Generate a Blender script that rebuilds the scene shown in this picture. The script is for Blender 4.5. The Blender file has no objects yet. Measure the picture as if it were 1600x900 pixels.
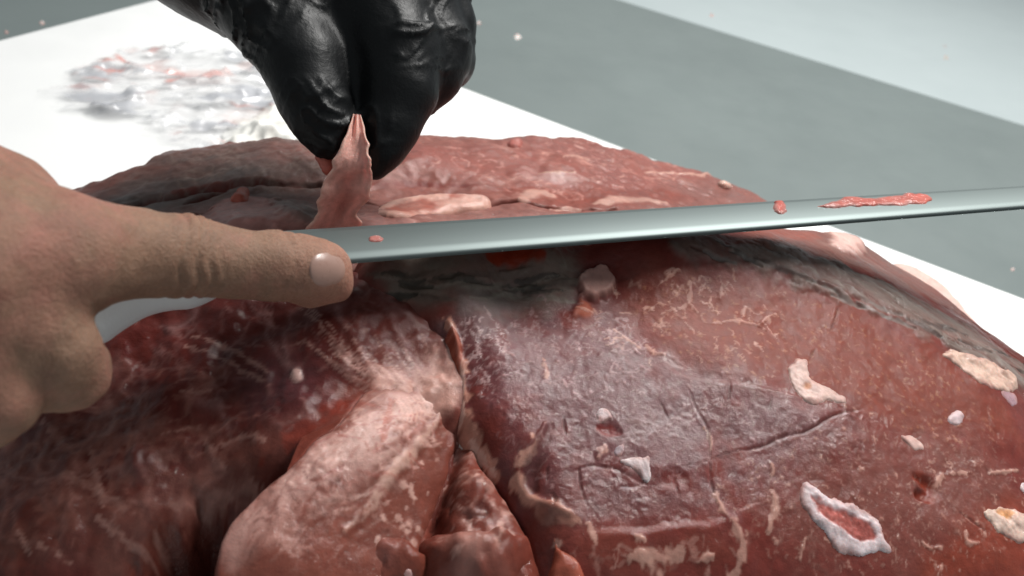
import bpy, math, random
import numpy as np
from mathutils import Matrix, Vector

# ------------------------------------------------------------------ camera
scene = bpy.context.scene
F = 1350.0                                   # focal length in photo pixels (1600 wide)
UP = np.array([.16, -1, -993 / F]); UP /= np.linalg.norm(UP)
FW = np.array([0, 0, 1.0]); YC = FW - UP * (FW @ UP); YC /= np.linalg.norm(YC)
XC = np.cross(YC, UP)
MW = np.array([XC, YC, UP])                  # photo axes (right, down, forward) -> world
CAM = np.array([0, 0, .30])                  # board top is z = 0
cd = bpy.data.cameras.new('camera'); cam = bpy.data.objects.new('camera', cd)
scene.collection.objects.link(cam); scene.camera = cam
cd.sensor_width = 36; cd.lens = 36 * F / 1600; cd.clip_start = .01; cd.clip_end = 50
rt, dn, fw = MW[:, 0], MW[:, 1], MW[:, 2]
m = Matrix.Identity(4)
for i in range(3):
    m[i][0] = rt[i]; m[i][1] = -dn[i]; m[i][2] = -fw[i]; m[i][3] = CAM[i]
cam.matrix_world = m
cd.dof.use_dof = True; cd.dof.focus_distance = .338; cd.dof.aperture_fstop = 11

# ------------------------------------------------------------------ light
world = bpy.data.worlds.new('World'); scene.world = world; world.use_nodes = True
bg = world.node_tree.nodes['Background']
bg.inputs[0].default_value = (.86, .95, 1.0, 1); bg.inputs[1].default_value = .29

def area(name, loc, target, sx, sy, power, color):
    l = bpy.data.lights.new(name, 'AREA'); l.shape = 'RECTANGLE'; l.size = sx; l.size_y = sy
    l.energy = power; l.color = color
    o = bpy.data.objects.new(name, l); scene.collection.objects.link(o)
    o.location = loc
    o.rotation_euler = (Vector(target) - Vector(loc)).to_track_quat('-Z', 'Y').to_euler()
    return o
area('ceiling_tube_light', (.50, .92, 1.20), (.02, .36, 0), 1.0, .10, 35, (1, .985, .96))
scene.view_settings.view_transform = 'Standard'; scene.view_settings.look = 'None'
scene.view_settings.exposure = 0; scene.view_settings.gamma = 1
scene.render.engine = 'CYCLES'

# ------------------------------------------------------------------ helpers
rng = np.random.default_rng(7); random.seed(7)

def ray(px, py):
    d = MW @ np.array([px - 800, py - 450, F]); return d / np.linalg.norm(d)
def at(px, py, z):                            # where the sight line meets the level z
    d = ray(px, py); return CAM + d * ((z - CAM[2]) / d[2])
def on(px, py, t):                            # a point t metres along the sight line
    return CAM + ray(px, py) * t
def lin(r, g, b):
    c = np.array([r, g, b]) / 255.0
    return np.where(c <= .04045, c / 12.92, ((c + .055) / 1.055) ** 2.4)
def sstep(a, b, x):
    t = np.clip((x - a) / (b - a), 0, 1); return t * t * (3 - 2 * t)

_lat = {}
def vnoise(x, y, seed):
    if seed not in _lat: _lat[seed] = np.random.default_rng(seed).random((256, 256))
    L = _lat[seed]
    xi = np.floor(x).astype(int); yi = np.floor(y).astype(int)
    fx = x - xi; fy = y - yi; fx = fx * fx * (3 - 2 * fx); fy = fy * fy * (3 - 2 * fy)
    a = L[yi & 255, xi & 255]; b = L[yi & 255, (xi + 1) & 255]
    c = L[(yi + 1) & 255, xi & 255]; d = L[(yi + 1) & 255, (xi + 1) & 255]
    return (a + (b - a) * fx) * (1 - fy) + (c + (d - c) * fx) * fy
def fbm(x, y, scale, octv=4, seed=1, ang=0., stretch=1.):
    """-1..1 noise, scale in metres, stretched along direction ang"""
    ca, sa = math.cos(ang), math.sin(ang)
    u = (x * ca + y * sa) / (scale * stretch); v = (-x * sa + y * ca) / scale
    s = 0; a = 1; n = 0
    for o in range(octv):
        s = s + a * (vnoise(u + 37.2 * o + 90, v + 11.7 * o + 90, seed + o) * 2 - 1); n += a
        a *= .5; u = u * 2.03; v = v * 2.03
    return s / n * 1.6

def seg_dist(px, py, P):
    """distance to polyline P, and 0..1 position along it"""
    best = np.full(px.shape, 1e9); tt = np.zeros(px.shape)
    L = np.r_[0, np.cumsum(np.linalg.norm(np.diff(P, axis=0), axis=1))]; tot = max(L[-1], 1e-9)
    for i in range(len(P) - 1):
        a, b = P[i], P[i + 1]; ab = b - a; l2 = max(ab @ ab, 1e-14)
        t = np.clip(((px - a[0]) * ab[0] + (py - a[1]) * ab[1]) / l2, 0, 1)
        d = np.hypot(px - a[0] - t * ab[0], py - a[1] - t * ab[1])
        k = d < best; best = np.where(k, d, best)
        tt = np.where(k, (L[i] + t * math.sqrt(l2)) / tot, tt)
    return best, tt
def poly_sd(px, py, P):
    """signed distance, positive inside the closed polygon"""
    Q = np.vstack([P, P[:1]]); d, _ = seg_dist(px, py, Q)
    ins = np.zeros(px.shape, bool)
    for i in range(len(P)):
        a, b = Q[i], Q[i + 1]
        c = ((a[1] > py) != (b[1] > py))
        with np.errstate(divide='ignore', invalid='ignore'):
            xx = (b[0] - a[0]) * (py - a[1]) / (b[1] - a[1]) + a[0]
        ins ^= c & (px < xx)
    return np.where(ins, d, -d)
def smooth_poly(P, n=3):
    P = np.array(P, float)
    for _ in range(n):                         # Chaikin
        Q = np.roll(P, -1, 0); P = np.stack([.75 * P + .25 * Q, .25 * P + .75 * Q], 1).reshape(-1, P.shape[1])
    return P
def smooth_line(P, n=2):
    P = np.array(P, float)
    for _ in range(n):
        A, B = P[:-1], P[1:]
        Q = np.stack([.75 * A + .25 * B, .25 * A + .75 * B], 1).reshape(-1, P.shape[1])
        P = np.vstack([P[:1], Q[1:-1], P[-1:]])
    return P

def tag(o, label=None, cat=None, group=None, kind=None):
    if label: o['label'] = label
    if cat: o['category'] = cat
    if group: o['group'] = group
    if kind: o['kind'] = kind
    return o
def mesh_obj(name, V, Fc, mat, parent=None, col=None, wet=None, smooth=True):
    me = bpy.data.meshes.new(name)
    V = np.asarray(V, np.float32); Fc = np.asarray(Fc, np.int32)
    me.vertices.add(len(V)); me.vertices.foreach_set('co', V.ravel())
    n, k = Fc.shape
    me.loops.add(n * k); me.loops.foreach_set('vertex_index', Fc.ravel())
    me.polygons.add(n)
    me.polygons.foreach_set('loop_start', np.arange(0, n * k, k, dtype=np.int32))
    me.polygons.foreach_set('loop_total', np.full(n, k, np.int32))
    me.update(calc_edges=True); me.validate()
    if smooth: me.polygons.foreach_set('use_smooth', np.ones(n, bool))
    if col is not None:
        at_ = me.attributes.new('Col', 'FLOAT_COLOR', 'POINT')
        c4 = np.ones((len(V), 4), np.float32); c4[:, :3] = col; at_.data.foreach_set('color', c4.ravel())
    if wet is not None:
        w_ = me.attributes.new('Wet', 'FLOAT', 'POINT'); w_.data.foreach_set('value', np.asarray(wet, np.float32))
    me.materials.append(mat)
    o = bpy.data.objects.new(name, me); scene.collection.objects.link(o)
    if parent is not None: o.parent = parent
    return o
def empty(name, loc):
    o = bpy.data.objects.new(name, None); scene.collection.objects.link(o); o.location = loc
    o.empty_display_size = .02
    return o

# ------------------------------------------------------------------ materials
def new_mat(name):
    mt = bpy.data.materials.new(name); mt.use_nodes = True
    return mt, mt.node_tree.nodes, mt.node_tree.links, mt.node_tree.nodes['Principled BSDF']
def noise(nt, scale, detail=4, rough=.6, coord=None):
    n = nt.nodes.new('ShaderNodeTexNoise'); n.inputs['Scale'].default_value = scale
    n.inputs['Detail'].default_value = detail; n.inputs['Roughness'].default_value = rough
    if coord is not None: nt.links.new(coord, n.inputs['Vector'])
    return n
def maprange(nt, src, a, b, c, d):
    r = nt.nodes.new('ShaderNodeMapRange'); nt.links.new(src, r.inputs[0])
    for i, v in enumerate((a, b, c, d)): r.inputs[i + 1].default_value = v
    return r.outputs[0]
def math_n(nt, op, a, b):
    n = nt.nodes.new('ShaderNodeMath'); n.operation = op
    for i, v in enumerate((a, b)):
        if hasattr(v, 'links'): nt.links.new(v, n.inputs[i])
        else: n.inputs[i].default_value = v
    return n.outputs[0]

def flesh(name, bump=.3, sss=.12, coat=.7, rough=(.5, .72), fine=380):
    mt, N, L, B = new_mat(name); nt = mt.node_tree
    co = N.new('ShaderNodeTexCoord').outputs['Object']
    ca = N.new('ShaderNodeAttribute'); ca.attribute_name = 'Col'
    wa = N.new('ShaderNodeAttribute'); wa.attribute_name = 'Wet'
    n1 = noise(nt, fine, 4, .55, co); n2 = noise(nt, 160, 4, .6, co); n3 = noise(nt, 2200, 3, .6, co)
    mul = math_n(nt, 'MULTIPLY', maprange(nt, n1.outputs[0], .25, .75, .88, 1.12), maprange(nt, n2.outputs[0], .25, .75, .85, 1.15))
    mx = N.new('ShaderNodeMix'); mx.data_type = 'RGBA'; mx.blend_type = 'MULTIPLY'; mx.inputs[0].default_value = 1
    cc = N.new('ShaderNodeCombineColor')
    for i in range(3): L.new(mul, cc.inputs[i])
    L.new(ca.outputs['Color'], mx.inputs[6]); L.new(cc.outputs[0], mx.inputs[7])
    L.new(mx.outputs[2], B.inputs['Base Color'])
    r = maprange(nt, n2.outputs[0], .3, .7, rough[0], rough[1])
    r2 = math_n(nt, 'SUBTRACT', r, math_n(nt, 'MULTIPLY', wa.outputs['Fac'], .22))
    L.new(math_n(nt, 'MAXIMUM', r2, .12), B.inputs['Roughness'])
    B.inputs['Specular IOR Level'].default_value = .12
    B.inputs['Subsurface Weight'].default_value = sss
    B.inputs['Subsurface Radius'].default_value = (1, .35, .25); B.inputs['Subsurface Scale'].default_value = .004
    cw = math_n(nt, 'MULTIPLY', wa.outputs['Fac'], coat)
    L.new(cw, B.inputs['Coat Weight']); B.inputs['Coat Roughness'].default_value = .08
    hh = math_n(nt, 'ADD', math_n(nt, 'MULTIPLY', n1.outputs[0], 1.0), math_n(nt, 'MULTIPLY', n3.outputs[0], .35))
    bp = N.new('ShaderNodeBump'); bp.inputs['Strength'].default_value = bump; bp.inputs['Distance'].default_value = .0009
    L.new(hh, bp.inputs['Height']); L.new(bp.outputs[0], B.inputs['Normal'])
    bq = N.new('ShaderNodeBump'); bq.inputs['Strength'].default_value = min(1, bump * 1.6); bq.inputs['Distance'].default_value = .0012
    L.new(math_n(nt, 'ADD', hh, math_n(nt, 'MULTIPLY', n2.outputs[0], 1.2)), bq.inputs['Height']); L.new(bq.outputs[0], B.inputs['Coat Normal'])
    return mt
MEAT = flesh('wet_beef')
FATM = flesh('soft_fat', bump=.35, sss=.3, coat=.25, rough=(.3, .55), fine=500)

def plain(name, color, rough, bump=0, bscale=300, var=.1, metal=0, spec=.5, vscale=8):
    mt, N, L, B = new_mat(name); nt = mt.node_tree
    co = N.new('ShaderNodeTexCoord').outputs['Object']
    n = noise(nt, vscale, 5, .6, co)
    cr = N.new('ShaderNodeMix'); cr.data_type = 'RGBA'
    L.new(n.outputs[0], cr.inputs[0])
    cr.inputs[6].default_value = (*[c * (1 - var) for c in color], 1); cr.inputs[7].default_value = (*[min(1, c * (1 + var)) for c in color], 1)
    L.new(cr.outputs[2], B.inputs['Base Color'])
    n2 = noise(nt, vscale * 3, 4, .6, co)
    L.new(maprange(nt, n2.outputs[0], .3, .7, rough * .85, min(1, rough * 1.15)), B.inputs['Roughness'])
    B.inputs['Metallic'].default_value = metal; B.inputs['Specular IOR Level'].default_value = spec
    if bump:
        nb = noise(nt, bscale, 4, .6, co); bp = N.new('ShaderNodeBump')
        bp.inputs['Strength'].default_value = bump; bp.inputs['Distance'].default_value = .001
        L.new(nb.outputs[0], bp.inputs['Height']); L.new(bp.outputs[0], B.inputs['Normal'])
    return mt
BOARD = plain('white_polyethylene', (.80, .80, .79), .5, .15, 500, .03)
STEEL = plain('worn_table_steel', (.138, .163, .159), .5, .06, 900, .12, metal=.0, spec=.5, vscale=7)
WALL = plain('pale_worktop_plastic', (.315, .358, .362), .55, .05, 60, .03, vscale=5)
BLADE = plain('blade_steel', (.165, .192, .188), .33, .0, 900, .02, metal=1, vscale=14)
BLADE.node_tree.links.remove(BLADE.node_tree.nodes['Principled BSDF'].inputs['Roughness'].links[0]); BLADE.node_tree.nodes['Principled BSDF'].inputs['Roughness'].default_value = .55
HANDLE = plain('white_knife_plastic', (.75, .77, .77), .4, .1, 900, .03)
GLOVE = plain('black_nitrile', (.005, .0055, .006), .46, .5, 170, .2, spec=.2, vscale=40)
CRUMB = plain('fat_crumb', (.66, .60, .55), .4, .2, 900, .15, vscale=300)
NAILM = plain('fingernail', (.29, .175, .14), .3, .05, 900, .08, vscale=200)

# ------------------------------------------------------------------ surfaces
EDGE = np.array([.9016, -.4326]); EDGE /= np.linalg.norm(EDGE); PERP = np.array([-EDGE[1], EDGE[0]])
def box_along(name, o2, l0, l1, w0, w1, z0, z1, mat, bevel=0, parent=None):
    pts = []
    for z in (z0, z1):
        for (l, w) in ((l0, w0), (l1, w0), (l1, w1), (l0, w1)):
            p = o2 + EDGE * l + PERP * w; pts.append((p[0], p[1], z))
    fc = [(3, 2, 1, 0), (4, 5, 6, 7), (0, 1, 5, 4), (1, 2, 6, 5), (2, 3, 7, 6), (3, 0, 4, 7)]
    o = mesh_obj(name, pts, fc, mat, parent, smooth=False)
    if bevel:
        b = o.modifiers.new('bevel', 'BEVEL'); b.width = bevel; b.segments = 3
    return o
TT = .020                                     # board thickness
tA = at(970, 0, -TT)[:2]
tag(box_along('steel_table', tA, -1.6, 1.3, -1.6, 0, -TT - .04, -TT, STEEL, .002), kind='structure')
tag(box_along('pale_worktop', tA, -1.6, 1.3, .003, 1.6, -TT - .044, -TT - .004, WALL, .002), kind='structure')
corner = at(311, -19, 0)[:2]
bd = box_along('cutting_board', corner, 0, .78, -.75, 0, -TT + .0006, 0, BOARD, .0025)
tag(bd, 'white plastic cutting board lying on the steel table under the beef', 'cutting board')

# ------------------------------------------------------------------ lobes of meat
class Lobe:
    def __init__(s, name, outline, ctrl, sp, R, base, k=3.0, wob=.0025, seed=1, zmin=.0006, amp=(.0016, .0004), lam=1e-7):
        s.name, s.sp, s.zmin, s.seed = name, sp, zmin, seed
        W = np.array([np.r_[at(*p)] for p in outline]); Cc = np.array([np.r_[at(*p)] for p in ctrl]) if ctrl else np.zeros((0, 3))
        s.P = smooth_poly(W[:, :2], 2)
        lo = s.P.min(0) - .045; hi = s.P.max(0) + .045
        xs = np.arange(lo[0], hi[0], sp); ys = np.arange(lo[1], hi[1], sp)
        s.lo = lo; s.X, s.Y = np.meshgrid(xs, ys); s.ny, s.nx = s.X.shape
        A = np.vstack([W, Cc]); n = len(A)
        def phi(r): return np.where(r > 0, r * r * np.log(np.maximum(r, 1e-9)), 0)
        K = phi(np.hypot(A[:, None, 0] - A[None, :, 0], A[:, None, 1] - A[None, :, 1])) + np.eye(n) * lam * n
        Pm = np.c_[np.ones(n), A[:, :2]]
        S = np.zeros((n + 3, n + 3)); S[:n, :n] = K; S[:n, n:] = Pm; S[n:, :n] = Pm.T
        w = np.linalg.solve(S, np.r_[A[:, 2], 0, 0, 0])
        Z = w[n] + w[n + 1] * s.X + w[n + 2] * s.Y
        for i in range(n): Z = Z + w[i] * phi(np.hypot(s.X - A[i, 0], s.Y - A[i, 1]))
        Z = np.clip(Z, A[:, 2].min() - .01, A[:, 2].max() + .01)
        d = poly_sd(s.X, s.Y, s.P) + fbm(s.X, s.Y, .02, 3, seed + 50) * wob
        s.d = d; s.Z0 = Z.copy()
        q = np.clip(1 - d / R, 0, 1)
        Z = Z - R * (1 - np.sqrt(1 - q * q)) - np.maximum(-d, 0) * k
        Z = Z + fbm(s.X, s.Y, .022, 4, seed) * amp[0] + fbm(s.X, s.Y, .0045, 2, seed + 9) * amp[1]
        s.Z = Z
        s.col = np.empty((s.ny, s.nx, 3)); s.col[:] = np.array(base)
        s.wet = np.clip(.45 + .5 * fbm(s.X, s.Y, .02, 3, seed + 20), 0, 1)
        s.rg = np.random.default_rng(seed + 100)
    def lean(s, o, off, slope, wgt=None, k=.003):
        """let this lobe climb towards the edge of lobe o so that the two grow together"""
        i = np.clip((s.X - o.lo[0]) / o.sp, 0, o.nx - 1.001); j = np.clip((s.Y - o.lo[1]) / o.sp, 0, o.ny - 1.001)
        a = i.astype(int); b = j.astype(int); u = i - a; v = j - b
        def smp(Q): return (Q[b, a] * (1 - u) + Q[b, a + 1] * u) * (1 - v) + (Q[b + 1, a] * (1 - u) + Q[b + 1, a + 1] * u) * v
        dist = np.maximum(-smp(o.d), 0); din = np.maximum(smp(o.d), 0); tz = smp(o.Z0) - off - dist * slope - np.minimum(din * 1.2, .012) - np.where((s.X < o.lo[0]) | (s.Y < o.lo[1]) | (i >= o.nx - 1.01) | (j >= o.ny - 1.01), .1, 0)
        h_ = np.clip(.5 + .5 * (tz - s.Z) / k, 0, 1); m_ = s.Z + (tz - s.Z) * h_ + k * h_ * (1 - h_)
        if wgt is not None: m_ = s.Z + (m_ - s.Z) * wgt
        s.Z = np.where(m_ > s.Z, m_, s.Z)
        return np.exp(-dist / .006)
    def h(s, x, y):
        i = np.clip((x - s.lo[0]) / s.sp, 0, s.nx - 1.001); j = np.clip((y - s.lo[1]) / s.sp, 0, s.ny - 1.001)
        a = int(i); b = int(j); u = i - a; v = j - b; Z = s.Z
        return (Z[b, a] * (1 - u) + Z[b, a + 1] * u) * (1 - v) + (Z[b + 1, a] * (1 - u) + Z[b + 1, a + 1] * u) * v
    def hit(s, px, py):
        """first meeting of the sight line with this lobe's surface"""
        d = ray(px, py); ts = np.linspace((.15 - .30) / d[2], (.0 - .30) / d[2], 220); prev = ts[0]
        for t in ts:
            p = CAM + d * t
            if p[2] < s.h(p[0], p[1]):
                a, b = prev, t
                for _ in range(14):
                    mm = (a + b) / 2; p = CAM + d * mm
                    if p[2] < s.h(p[0], p[1]): b = mm
                    else: a = mm
                return CAM + d * b
            prev = t
        return CAM + d * ts[-1]
    def proj(s, pts): return np.array([s.hit(*p)[:2] for p in pts])
    def win(s, P, pad):
        lo = P.min(0) - pad; hi = P.max(0) + pad
        a = np.clip(((lo - s.lo) / s.sp).astype(int), 0, [s.nx, s.ny]); b = np.clip(((hi - s.lo) / s.sp).astype(int) + 1, 0, [s.nx, s.ny])
        return slice(a[1], b[1]), slice(a[0], b[0])
    def paint(s, sl, mk, col, hgt=0, wet=None):
        if col is not None: s.col[sl] += (np.array(col) - s.col[sl]) * mk[..., None]
        if hgt: s.Z[sl] += hgt * mk
        if wet is not None: s.wet[sl] += (wet - s.wet[sl]) * mk
    def stroke_w(s, P, w, col=None, hgt=0, alpha=1, taper=.5, feather=.45, jag=.35, wet=None):
        sl = s.win(P, w * 3)
        if s.X[sl].size == 0: return
        x, y = s.X[sl], s.Y[sl]
        d, t = seg_dist(x, y, P)
        ww = w * (1 - taper + taper * np.sin(np.pi * np.clip(t, .02, .98)))
        d = d + fbm(x, y, max(w * 1.5, .0015), 2, s.seed + 33) * w * jag
        s.paint(sl, sstep(1 + feather, 1 - feather, d / ww) * alpha, col, 0, wet)
        if hgt: s.Z[sl] += hgt * sstep(1.7, .1, (seg_dist(x, y, P)[0] + fbm(x, y, .006, 2, s.seed + 34) * w * .3) / ww) * (.75 + .5 * fbm(x, y, .01, 2, s.seed + 35))
    def stroke(s, pts, w, col=None, hgt=0, **k): s.stroke_w(smooth_line(s.proj(pts), 2), w, col, hgt, **k)
    def area(s, pts, col=None, hgt=0, alpha=1, soft=.004, jag=.003, wet=None, tex=0, texs=.006, ang=0, stretch=1, smooth=2):
        P = smooth_poly(s.proj(pts), smooth); sl = s.win(P, soft * 2); x, y = s.X[sl], s.Y[sl]
        d = poly_sd(x, y, P) + fbm(x, y, .008, 4, s.seed + 41) * jag
        mk = sstep(-soft, soft, d) * alpha
        if tex: mk = mk * np.clip(1 - tex + tex * (.5 + .9 * fbm(x, y, texs, 4, s.seed + 61, ang, stretch)), 0, 1.2)
        s.paint(sl, np.clip(mk, 0, 1), col, hgt, wet)
    def step(s, pts, hgt, w):
        """ground on the left of the line rises by hgt within w, fading back over 5 w"""
        P = smooth_line(s.proj(pts), 2); sl = s.win(P, w * 10); x, y = s.X[sl], s.Y[sl]
        d, t = seg_dist(x, y, P)
        sd = np.zeros_like(d); best = np.full(d.shape, 1e9)
        for i in range(len(P) - 1):
            a, b = P[i], P[i + 1]; ab = b - a; tt = np.clip(((x - a[0]) * ab[0] + (y - a[1]) * ab[1]) / max(ab @ ab, 1e-14), 0, 1)
            dd = np.hypot(x - a[0] - tt * ab[0], y - a[1] - tt * ab[1]); cr = ab[0] * (y - a[1]) - ab[1] * (x - a[0])
            k = dd < best; best = np.where(k, dd, best); sd = np.where(k, np.sign(cr), sd)
        q = sd * best
        prof = np.where(q > 0, np.exp(-q / (w * 4)) * sstep(-.2, 1, q / w), 0) * np.sin(np.pi * np.clip(t, .03, .97)) ** .5
        s.Z[sl] += hgt * prof
    def marble(s, pts, n, length, w, col, alpha=(.3, .8), ang=None, spread=.6, hgt=.0001, branch=.4, wig=.7):
        P = smooth_poly(s.proj(pts), 1); lo, hi = P.min(0), P.max(0); r = s.rg
        c = r.random((n * 6, 2)) * (hi - lo) + lo
        c = c[poly_sd(c[:, 0], c[:, 1], P) > 0][:n]
        for q in c:
            a = r.uniform(0, 2 * np.pi) if ang is None else ang + r.normal() * spread
            l = r.uniform(*length); wd = r.uniform(*w); al = r.uniform(*alpha)
            todo = [(q, a, l)]
            while todo:
                p, a, l = todo.pop(); pp = [p]; k = 5
                for i in range(k):
                    a += r.normal() * wig; p = p + np.array([math.cos(a), math.sin(a)]) * l / k; pp.append(p)
                    if r.random() < branch * .3 and l > length[0]: todo.append((p, a + r.choice([-1, 1]) * r.uniform(.7, 1.4), l * .45))
                s.stroke_w(np.array(pp), wd, col, hgt, alpha=al, taper=.7, jag=.5)
    def webbing(s, pts, scale, col, alpha=.6, thin=7, ang=0, stretch=1, seed=0, hgt=.00012, soft=.01):
        P = smooth_poly(s.proj(pts), 1); sl = s.win(P, soft); x, y = s.X[sl], s.Y[sl]
        wx = fbm(x, y, scale * 1.3, 3, s.seed + 71 + seed) * scale * .5; wy = fbm(x, y, scale * 1.3, 3, s.seed + 73 + seed) * scale * .5
        f = np.clip(1 - np.abs(fbm(x + wx, y + wy, scale, 3, s.seed + 75 + seed, ang, stretch)) * 1.6, 0, 1) ** thin
        g = sstep(-.35, .35, fbm(x, y, scale * 1.7, 3, s.seed + 79 + seed))
        mk = np.clip(f * g, 0, 1) * sstep(-soft, soft, poly_sd(x, y, P)) * alpha
        s.paint(sl, mk, col, hgt)
    def glint(s, pts, w, amp=.00020, sc=.0013):
        P = smooth_line(s.proj(pts), 2); sl = s.win(P, w * 2); x, y = s.X[sl], s.Y[sl]
        mk = sstep(1, .2, seg_dist(x, y, P)[0] / w) * sstep(-.2, .3, fbm(x, y, .005, 2, s.seed + 91))
        s.Z[sl] += amp * mk * fbm(x, y, sc, 2, s.seed + 93); s.wet[sl] += (1.0 - s.wet[sl]) * mk
    def crack(s, pts, w=.0007, depth=.0018, col=(.05, .010, .008), alpha=.7): s.stroke(pts, w, col, -depth, alpha=alpha, taper=.6, jag=.5)
    def flecks(s, pts, n, size, col, alpha=(.3, .8)):
        P = smooth_poly(s.proj(pts), 1); lo, hi = P.min(0), P.max(0); r = s.rg
        c = r.random((n * 6, 2)) * (hi - lo) + lo; c = c[poly_sd(c[:, 0], c[:, 1], P) > 0][:n]
        for q in c:
            a = r.uniform(0, 6.28); l = r.uniform(*size)
            s.stroke_w(np.array([q, q + np.array([math.cos(a), math.sin(a)]) * l * .7]), l * .45, col, .00015, alpha=r.uniform(*alpha), jag=.8)
    def build(s, parent, mat, label=None, mult=.74, sat=1.25):
        lum = s.col.mean(-1, keepdims=True); s.col = np.clip(lum + (s.col - lum) * sat, .003, 1) * (mult * .88 + (.95 - mult * .88) * sstep(.13, .36, lum))
        Z = s.Z.copy(); keep = Z > s.zmin
        kc = keep[:-1, :-1] | keep[1:, :-1] | keep[:-1, 1:] | keep[1:, 1:]
        Z = np.maximum(Z, s.zmin)
        idx = np.arange(s.ny * s.nx).reshape(s.ny, s.nx)
        f = np.stack([idx[:-1, :-1][kc], idx[:-1, 1:][kc], idx[1:, 1:][kc], idx[1:, :-1][kc]], 1)
        used = np.unique(f); rm = np.full(s.ny * s.nx, -1); rm[used] = np.arange(len(used))
        V = np.stack([s.X.ravel(), s.Y.ravel(), Z.ravel()], 1)[used]
        V -= np.array(parent.location) if parent is not None else 0
        o = mesh_obj(s.name, V, rm[f], mat, parent, np.clip(s.col.reshape(-1, 3)[used], .002, .95), np.clip(s.wet.ravel()[used], 0, 1))
        if label: o['label'] = label
        return o

# albedos
RED = np.array([.195, .050, .042]); BROWN = np.array([.225, .066, .048]); PURP = np.array([.150, .062, .066])
DARK = np.array([.105, .024, .020]); FATC = np.array([.46, .28, .235]); PINK = np.array([.42, .20, .17])
GREY = np.array([.175, .135, .125]); WHITE = np.array([.66, .56, .53]); BLOOD = np.array([.20, .018, .012])

beef = empty('beef_cut', (0.02, .28, .0006))
tag(beef, 'large raw trimmed beef cut with marbled faces and silverskin lying on the white board', 'beef')

# ---- muscle behind the knife
A = Lobe('muscle', [(-80, 335, .040), (0, 312, .046), (70, 292, .052), (130, 276, .058), (180, 254, .066), (250, 228, .073), (370, 204, .080), (500, 203, .082), (640, 203, .082), (800, 202, .080),
        (930, 210, .074), (1050, 244, .064), (1140, 272, .055), (1200, 300, .050), (1240, 325, .05), (1200, 370, .075), (900, 420, .095), (560, 440, .098), (350, 440, .095), (120, 420, .08), (-60, 400, .055)],
       [(300, 280, .078), (450, 254, .086), (650, 250, .089), (850, 254, .085), (1000, 274, .075), (300, 330, .080), (450, 300, .082), (650, 292, .083), (850, 305, .083),
        (450, 345, .100), (650, 345, .099), (850, 350, .096), (1000, 340, .084), (250, 370, .090)],
       .0009, .018, (.30, .135, .115), seed=11, wob=.0045, amp=(.0016, .0004))
A.area([(120, 330), (260, 240), (480, 215), (620, 240), (560, 300), (300, 330), (180, 350)], (.205, .150, .135), alpha=.8, soft=.012, tex=.6, texs=.01, ang=.2, stretch=4)
A.area([(160, 320), (300, 270), (480, 250), (560, 262), (420, 285), (260, 330)], (.175, .150, .140), alpha=.75, soft=.006, tex=.4, texs=.006, ang=.15, stretch=5)
A.area([(590, 225), (900, 222), (1180, 300), (1000, 318), (760, 290), (600, 300)], (.35, .125, .105), alpha=.7, soft=.012, tex=.4, texs=.008, ang=-.2, stretch=4)
A.area([(700, 300), (900, 295), (1120, 310), (1000, 325), (860, 330)], (.30, .075, .055), alpha=.6, soft=.006, tex=.3)
# near shelf behind the blade
A.area([(300, 350), (420, 300), (520, 330), (600, 345), (900, 335), (900, 390), (500, 390), (300, 380)], (.36, .185, .165), alpha=.8, soft=.005, tex=.5, texs=.006)
A.area([(300, 350), (350, 315), (420, 310), (480, 345), (400, 365)], (.46, .235, .21), hgt=.004, alpha=.9, soft=.006, tex=.2)
A.area([(410, 315), (470, 312), (505, 340), (470, 352)], (.24, .19, .17), hgt=.003, alpha=.85, soft=.004)
for pts in ([(150, 330), (230, 318), (290, 302), (350, 290), (420, 284), (500, 290)], [(215, 322), (235, 312), (250, 306)], [(290, 318), (330, 305), (350, 300)],
            [(500, 292), (560, 312), (620, 326), (760, 322), (800, 312), (870, 328), (960, 326)], [(250, 345), (300, 335), (330, 325)]):
    A.stroke(pts, .0022, (.13, .028, .02), -.0045, alpha=.85, taper=.5)
for pts in ([(270, 300), (330, 290), (420, 280)], [(560, 290), (650, 286), (760, 292)]): A.stroke(pts, .002, (.24, .05, .04), 0, alpha=.6)
A.marble([(640, 230), (920, 225), (1150, 290), (1000, 315), (700, 285)], 110, (.004, .014), (.0003, .0008), (.52, .30, .26), (.2, .6), ang=-.25, spread=.35)
A.marble([(150, 320), (350, 225), (600, 225), (560, 290), (300, 310)], 90, (.006, .02), (.0003, .0008), (.30, .22, .19), (.2, .5), ang=.3, spread=.3)
for pts, w in (([(1010, 270), (1070, 272), (1110, 276), (1150, 286)], .0016), ([(840, 272), (900, 270)], .0009), ([(880, 245), (920, 250)], .001), ([(930, 320), (980, 312), (1040, 318)], .004), ([(815, 312), (840, 300), (862, 306)], .004), ([(860, 330), (880, 325), (905, 330)], .002), ([(490, 360), (500, 350), (520, 348)], .003)):
    A.stroke(pts, w, FATC, .0012, alpha=.85)
A.flecks([(640, 230), (920, 225), (1150, 290), (1000, 315), (700, 285)], 80, (.0008, .002), (.55, .32, .28), (.2, .6))
A.webbing([(120, 330), (260, 235), (560, 215), (620, 300), (300, 330)], .010, (.33, .26, .23), .5, 4, ang=.3, stretch=5, seed=1, hgt=.0006)
A.webbing([(120, 330), (260, 235), (560, 215), (620, 300), (300, 330)], .008, (.10, .06, .05), .5, 6, ang=.3, stretch=5, seed=2, hgt=-.0006)
A.webbing([(600, 225), (930, 215), (1190, 305), (1000, 330), (600, 310)], .009, (.46, .26, .22), .5, 6, ang=-.3, stretch=4, seed=3, hgt=.0005)
A.webbing([(280, 340), (600, 330), (950, 330), (900, 385), (300, 380)], .007, (.50, .30, .26), .5, 5, ang=.1, stretch=2, seed=4, hgt=.0006)
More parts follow.
